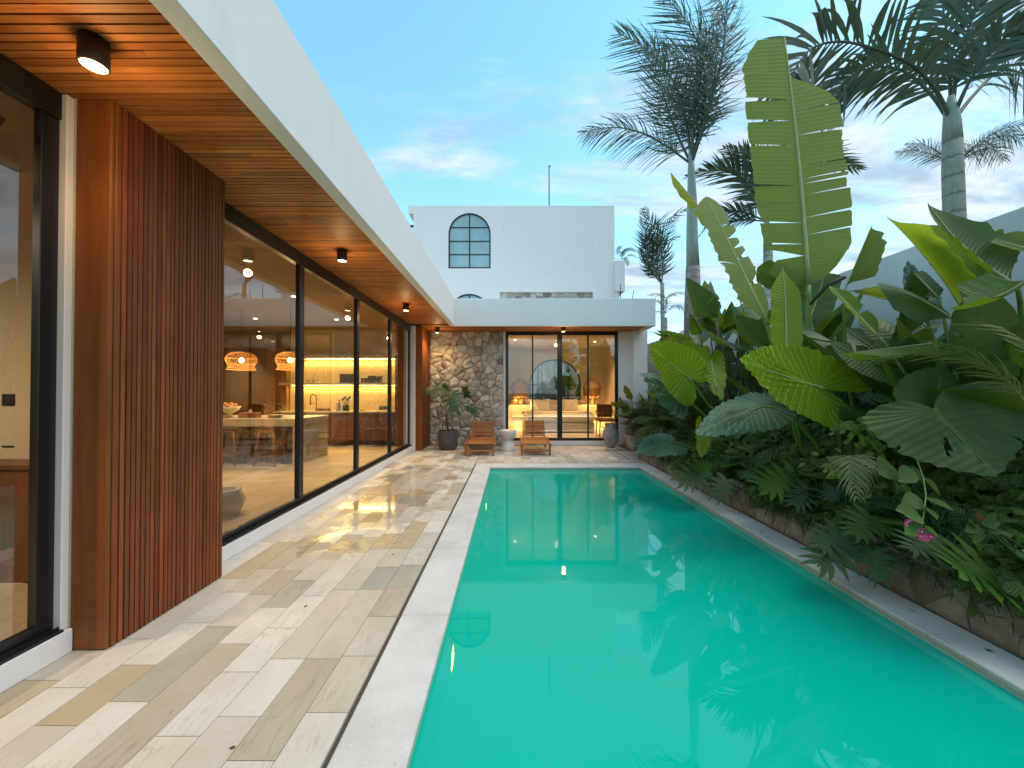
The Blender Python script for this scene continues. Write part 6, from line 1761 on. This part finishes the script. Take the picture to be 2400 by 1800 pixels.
petiole(bez(hub-off, Vector((0, 0, .2)), Vector((0, 0, .0)), 4), .022, .02, t, 'stem_d', 'trunk')
petiole(bez(hub-off, at(1030, 995, 8.7)-off, at(1022, 1000, 8.6)-off, 4), .007, .004, t, 'twig', 'root')

# ------------------------------------------------------------------ undergrowth mass
def under(name, n, seed, fn, mats, size, lab, shape='ovate', drp=.5):
    r = random.Random(seed); vs, fs, uv, mi = [], [], [], []
    for i in range(n):
        p, outw = fn(r)
        L = r.uniform(*size)
        if shape == 'ovate': w_ = L*r.uniform(.26, .34)
        else: w_ = L*r.uniform(.03, .06)
        nn = (Vector(outw)+Vector((r.gauss(0, .55), r.gauss(0, .55), r.gauss(0, .5)+.25))).normalized()
        d = Vector((r.uniform(-1, .6), r.uniform(-1, 1), r.uniform(-1.1, .7)))
        if shape != 'ovate': d = Vector((r.uniform(-.8, .2), r.uniform(-.8, .8), r.uniform(-1.5, -.2)))
        d = (d-nn*d.dot(nn)).normalized()
        s = nn.cross(d)
        b = len(vs)
        P0 = p; fo = nn*(L*.10)
        vs += [P0, P0+d*L*.35+s*w_-fo, P0+d*L*.4, P0+d*L*.35-s*w_-fo, P0+d*L*.75+s*w_*.6-Vector((0, 0, drp*.12*L))-fo, P0+d*L*.78-Vector((0, 0, drp*.15*L)), P0+d*L*.75-s*w_*.6-Vector((0, 0, drp*.12*L))-fo, P0+d*L-Vector((0, 0, drp*.3*L))]
        fs += [(b, b+1, b+2), (b, b+2, b+3), (b+1, b+4, b+5, b+2), (b+2, b+5, b+6, b+3), (b+4, b+7, b+5), (b+5, b+7, b+6)]
        uv += [(0, 0), (.2, .5), (.4, 0), (.2, -.5), (.6, .5), (.7, 0), (.6, -.5), (1, 0)]
        mi += [0 if r.random() < (.8 if shape == 'ovate' else .35) else 1]*6
    o = link(name, mesh(name, vs, fs, True, uv, mi), mats)
    tag(o, lab, 'undergrowth', kind='stuff')
def profile(r, y0, y1, bulge=0.0):
    y = r.uniform(y0, y1); t = r.random()
    # the front slope of the planting: from the planter edge up towards the garden wall
    top = .95 + .2*math.sin(y*1.7)
    z = .22+t*top
    x = 2.50+.06*math.sin(y*3.1)+.05*math.sin(y*7.3+z*6)+(t**1.3)*.85+abs(r.gauss(0, .10))
    return Vector((min(x, 4.1), y, z)), (-.8, -.35, .25)
def prof_front(r):
    p, o = profile(r, .9, 7.5); return p, o
def prof_far(r):
    y = r.uniform(7.2, 9.4); t = r.random(); return Vector((3.0+.8*t+abs(r.gauss(0, .15)), y, .2+t*1.1)), (-.8, -.4, .2)
under('undergrowth', 10500, 1, prof_front, [M['lf_under'], M['lf_mid']], (.055, .15), 'dense dark leafy undergrowth filling the long planter beside the pool')
under('undergrowth', 2600, 2, prof_far, [M['lf_under'], M['lf_dark']], (.07, .14), 'leafy undergrowth filling the far planter behind the stepping slab')
def prof_edge(r):
    y = r.uniform(.9, 7.5); k = .5+.5*math.sin(y*2.3)*math.sin(y*5.1+1)
    z = .30 - abs(r.gauss(0, .07))*k; return Vector((2.50-abs(r.gauss(0, .03)), y, max(.06, z))), (-.5, -.1, -1.1)
under('trailing_vines', 800, 3, prof_edge, [M['lf_under'], M['twig']], (.05, .13), 'fine dry trailing vines hanging over the brown planter wall', 'thin', 1.5)
def prof_lime(r):
    c = r.choice(((2020, 1030, 2.75), (2000, 1010, 2.8), (2060, 1015, 2.7), (2040, 1110, 2.55), (1975, 1095, 2.7)))
    p = P3(c); return p+Vector((r.gauss(0, .07), r.gauss(0, .08), r.gauss(0, .05))), (-.7, -.5, .1)
under('lime_creeper', 110, 4, prof_lime, [M['lf_lime'], M['lf_mid']], (.05, .08), 'lime green young creeper leaves beside the huge dark torn leaf')
def prof_pool(r):
    y = r.uniform(1.0, 7.0); return Vector((2.56+r.uniform(0, .3), y, .28+r.uniform(0, .3))), (-1, -.3, -.2)
under('feathery_ground_cover', 3000, 6, prof_pool, [M['lf_under'], M['lf_phild']], (.06, .12), 'fine feathery dark ground cover along the planter edge', 'thin', .9)
# boughs with larger ovate leaves and flowers
def bougainvillea():
    t = thing('bougainvillea', (2.9, 2.25, .21), 'bougainvillea spray with pink flowers and large dull green leaves at the lower right', 'shrub'); off = Vector(t.location)
    def ov(c, tp, w_, mt):
        a, b = P3(c)-off, P3(tp)-off; d = b-a; L = d.length; d.normalize(); s = d.cross(Vector((.3, -.7, .6))).normalized(); nn = d.cross(s)
        pr = [(0, 0), (.12, .22), (.3, .36), (.5, .36), (.72, .24), (.9, .09), (1, 0)]
        vs, uv = [], []
        for x, y in pr:
            vs += [a+d*L*x, a+d*L*x+s*L*y*w_-nn*L*y*.2, a+d*L*x-s*L*y*w_-nn*L*y*.2]; uv += [(x, 0), (x, y), (x, -y)]
        fs = []
        for i in range(len(pr)-1):
            q = 3*i; fs += [(q, q+3, q+4, q+1), (q, q+2, q+5, q+3)]
        link('leaf', mesh('leaf', vs, fs, True, uv), M[mt], t)
    for c, tp, w_, mt in (((2160, 1170, 2.1), (2112, 1182, 2.08), 1, 'lf_deep'), ((2168, 1166, 2.1), (2236, 1198, 2.0), 1.1, 'lf_deep'), ((2170, 1188, 2.05), (2196, 1218, 1.98), 1.2, 'lf_deep'),
                          ((2164, 1118, 2.15), (2204, 1162, 2.1), .8, 'lf_dark'), ((2150, 1200, 2.05), (2098, 1196, 2.0), .7, 'lf_deep'), ((2162, 1216, 2.0), (2120, 1208, 1.98), .9, 'lf_phil'), ((2150, 1232, 2.0), (2120, 1252, 1.95), .9, 'lf_phil'),
                          ((2165, 1230, 2.0), (2200, 1262, 1.95), .9, 'lf_phil'), ((2140, 1100, 2.2), (2105, 1130, 2.15), .9, 'lf_deep'), ((2135, 1090, 2.25), (2160, 1130, 2.2), .8, 'lf_dark'), ((2095, 1095, 2.3), (2060, 1112, 2.2), 1.1, 'lf_deep'), ((2060, 1085, 2.35), (2092, 1105, 2.25), 1, 'lf_deep')):
        ov(c, tp, w_, mt)
    petiole([P3(q)-off for q in ((2150, 1080, 2.25), (2164, 1120, 2.14), (2170, 1160, 2.08), (2166, 1200, 2.03), (2160, 1235, 1.98))], .004, .003, t, 'stem')
    for (u, v) in ((2124, 1222), (2156, 1246), (2166, 1256), (2152, 1256), (2176, 1258)):
        c = P3((u, v, 1.93))-off
        mb = MB()
        for k in range(3):
            a = k*2.09+u; e = Vector((math.cos(a), -.25, math.sin(a))); f = Vector((math.cos(a+1.57), 0, math.sin(a+1.57)))
            mb.add([c, c+e*.012+f*.011, c+e*.026+Vector((0, -.008, 0)), c+e*.012-f*.011], [(0, 1, 2, 3)])
        mb.build('flower', M['petal'], t)
        MB().lathe([(0, -.003), (.003, 0), (0, .003)], 6, cap=False).build('floret', M['petal_w'], t, loc=c+Vector((0, -.010, .002)))
bougainvillea()
t = thing('costus_plant', (3.0, 1.95, .21), 'plant with a rosette of dull green leaves and one red bud near the right edge', 'plant'); off = Vector(t.location)
c0_ = P3((2296, 1222, 1.98))-off
MB().lathe([(0, -.02), (.010, -.01), (.013, .01), (.010, .03), (.0, .042)], 10, cap=False).build('bud', M['redbud'], t, True, loc=c0_+Vector((0, 0, .012)))
for k in range(8):
    a = k*.785+.3
    d = Vector((math.cos(a), -.25, math.sin(a)*.75 - .1)); L = .085+.02*(k % 3)
    s = d.cross(Vector((0, -1, .3))).normalized()
    p0 = c0_+Vector((0, .01*k*.2, -.01)); vs = []; uv = []
    for x, y in ((0, 0), (.2, .22), (.45, .3), (.75, .2), (1, 0)):
        vs += [p0+d*L*x, p0+d*L*x+s*L*y+Vector((0, -.3*y*L, 0)), p0+d*L*x-s*L*y+Vector((0, -.3*y*L, 0))]; uv += [(x, 0), (x, y), (x, -y)]
    fs = []
    for i in range(4): q = 3*i; fs += [(q, q+3, q+4, q+1), (q, q+2, q+5, q+3)]
    link('leaf', mesh('leaf', vs, fs, True, uv), M['lf_deep'], t)
petiole(bez(c0_, c0_*.6+Vector((.05, 0, 0)), Vector((0, 0, 0)), 5), .006, .01, t, 'stem_d')
# plant on the balcony of the white house
bp = at(1452, 600, TY+.6)
t = thing('balcony_plant', tuple(bp-Vector((0, 0, .1))), 'dark shrub spilling over the balcony of the white house', 'shrub')
for i in range(10):
    a = R.uniform(0, 6.28); put_frond(t, fm_areca[i % 3], Vector((R.uniform(-.25, .25), R.uniform(-.3, .3), 0)), (math.cos(a), math.sin(a), R.uniform(-.1, 1.3)), R.uniform(.45, .8), 0)
# leaves in the light court behind the bedroom window
lc = thing('courtyard_plant', (1.6, 13.75, 0), 'broad leaved plant in the court behind the arched bedroom window', 'plant')
r_ = random.Random(12)
for i in range(12):
    b = Vector((r_.uniform(-.7, .8), r_.uniform(-.1, .2), r_.uniform(.9, 1.6))); d = Vector((r_.uniform(-.6, .6), -.05, 1)).normalized()
    vs, fs, uv, rb, _ = blade_leaf(b, b+d*r_.uniform(.45, .8), b+Vector((.15, .02, 0)), r_, ns=10, ntt=3, tip=.4)
    link('leaf', mesh('leaf', vs, fs, True, uv), M['lf_mid' if i % 2 else 'lf_dark'], lc)
    petiole([b, Vector((b.x*.3, 0, 0))], .01, .015, lc, 'stem_d')
print('objects', len(bpy.data.objects), 'tris', sum(len(m.polygons) for m in bpy.data.meshes))
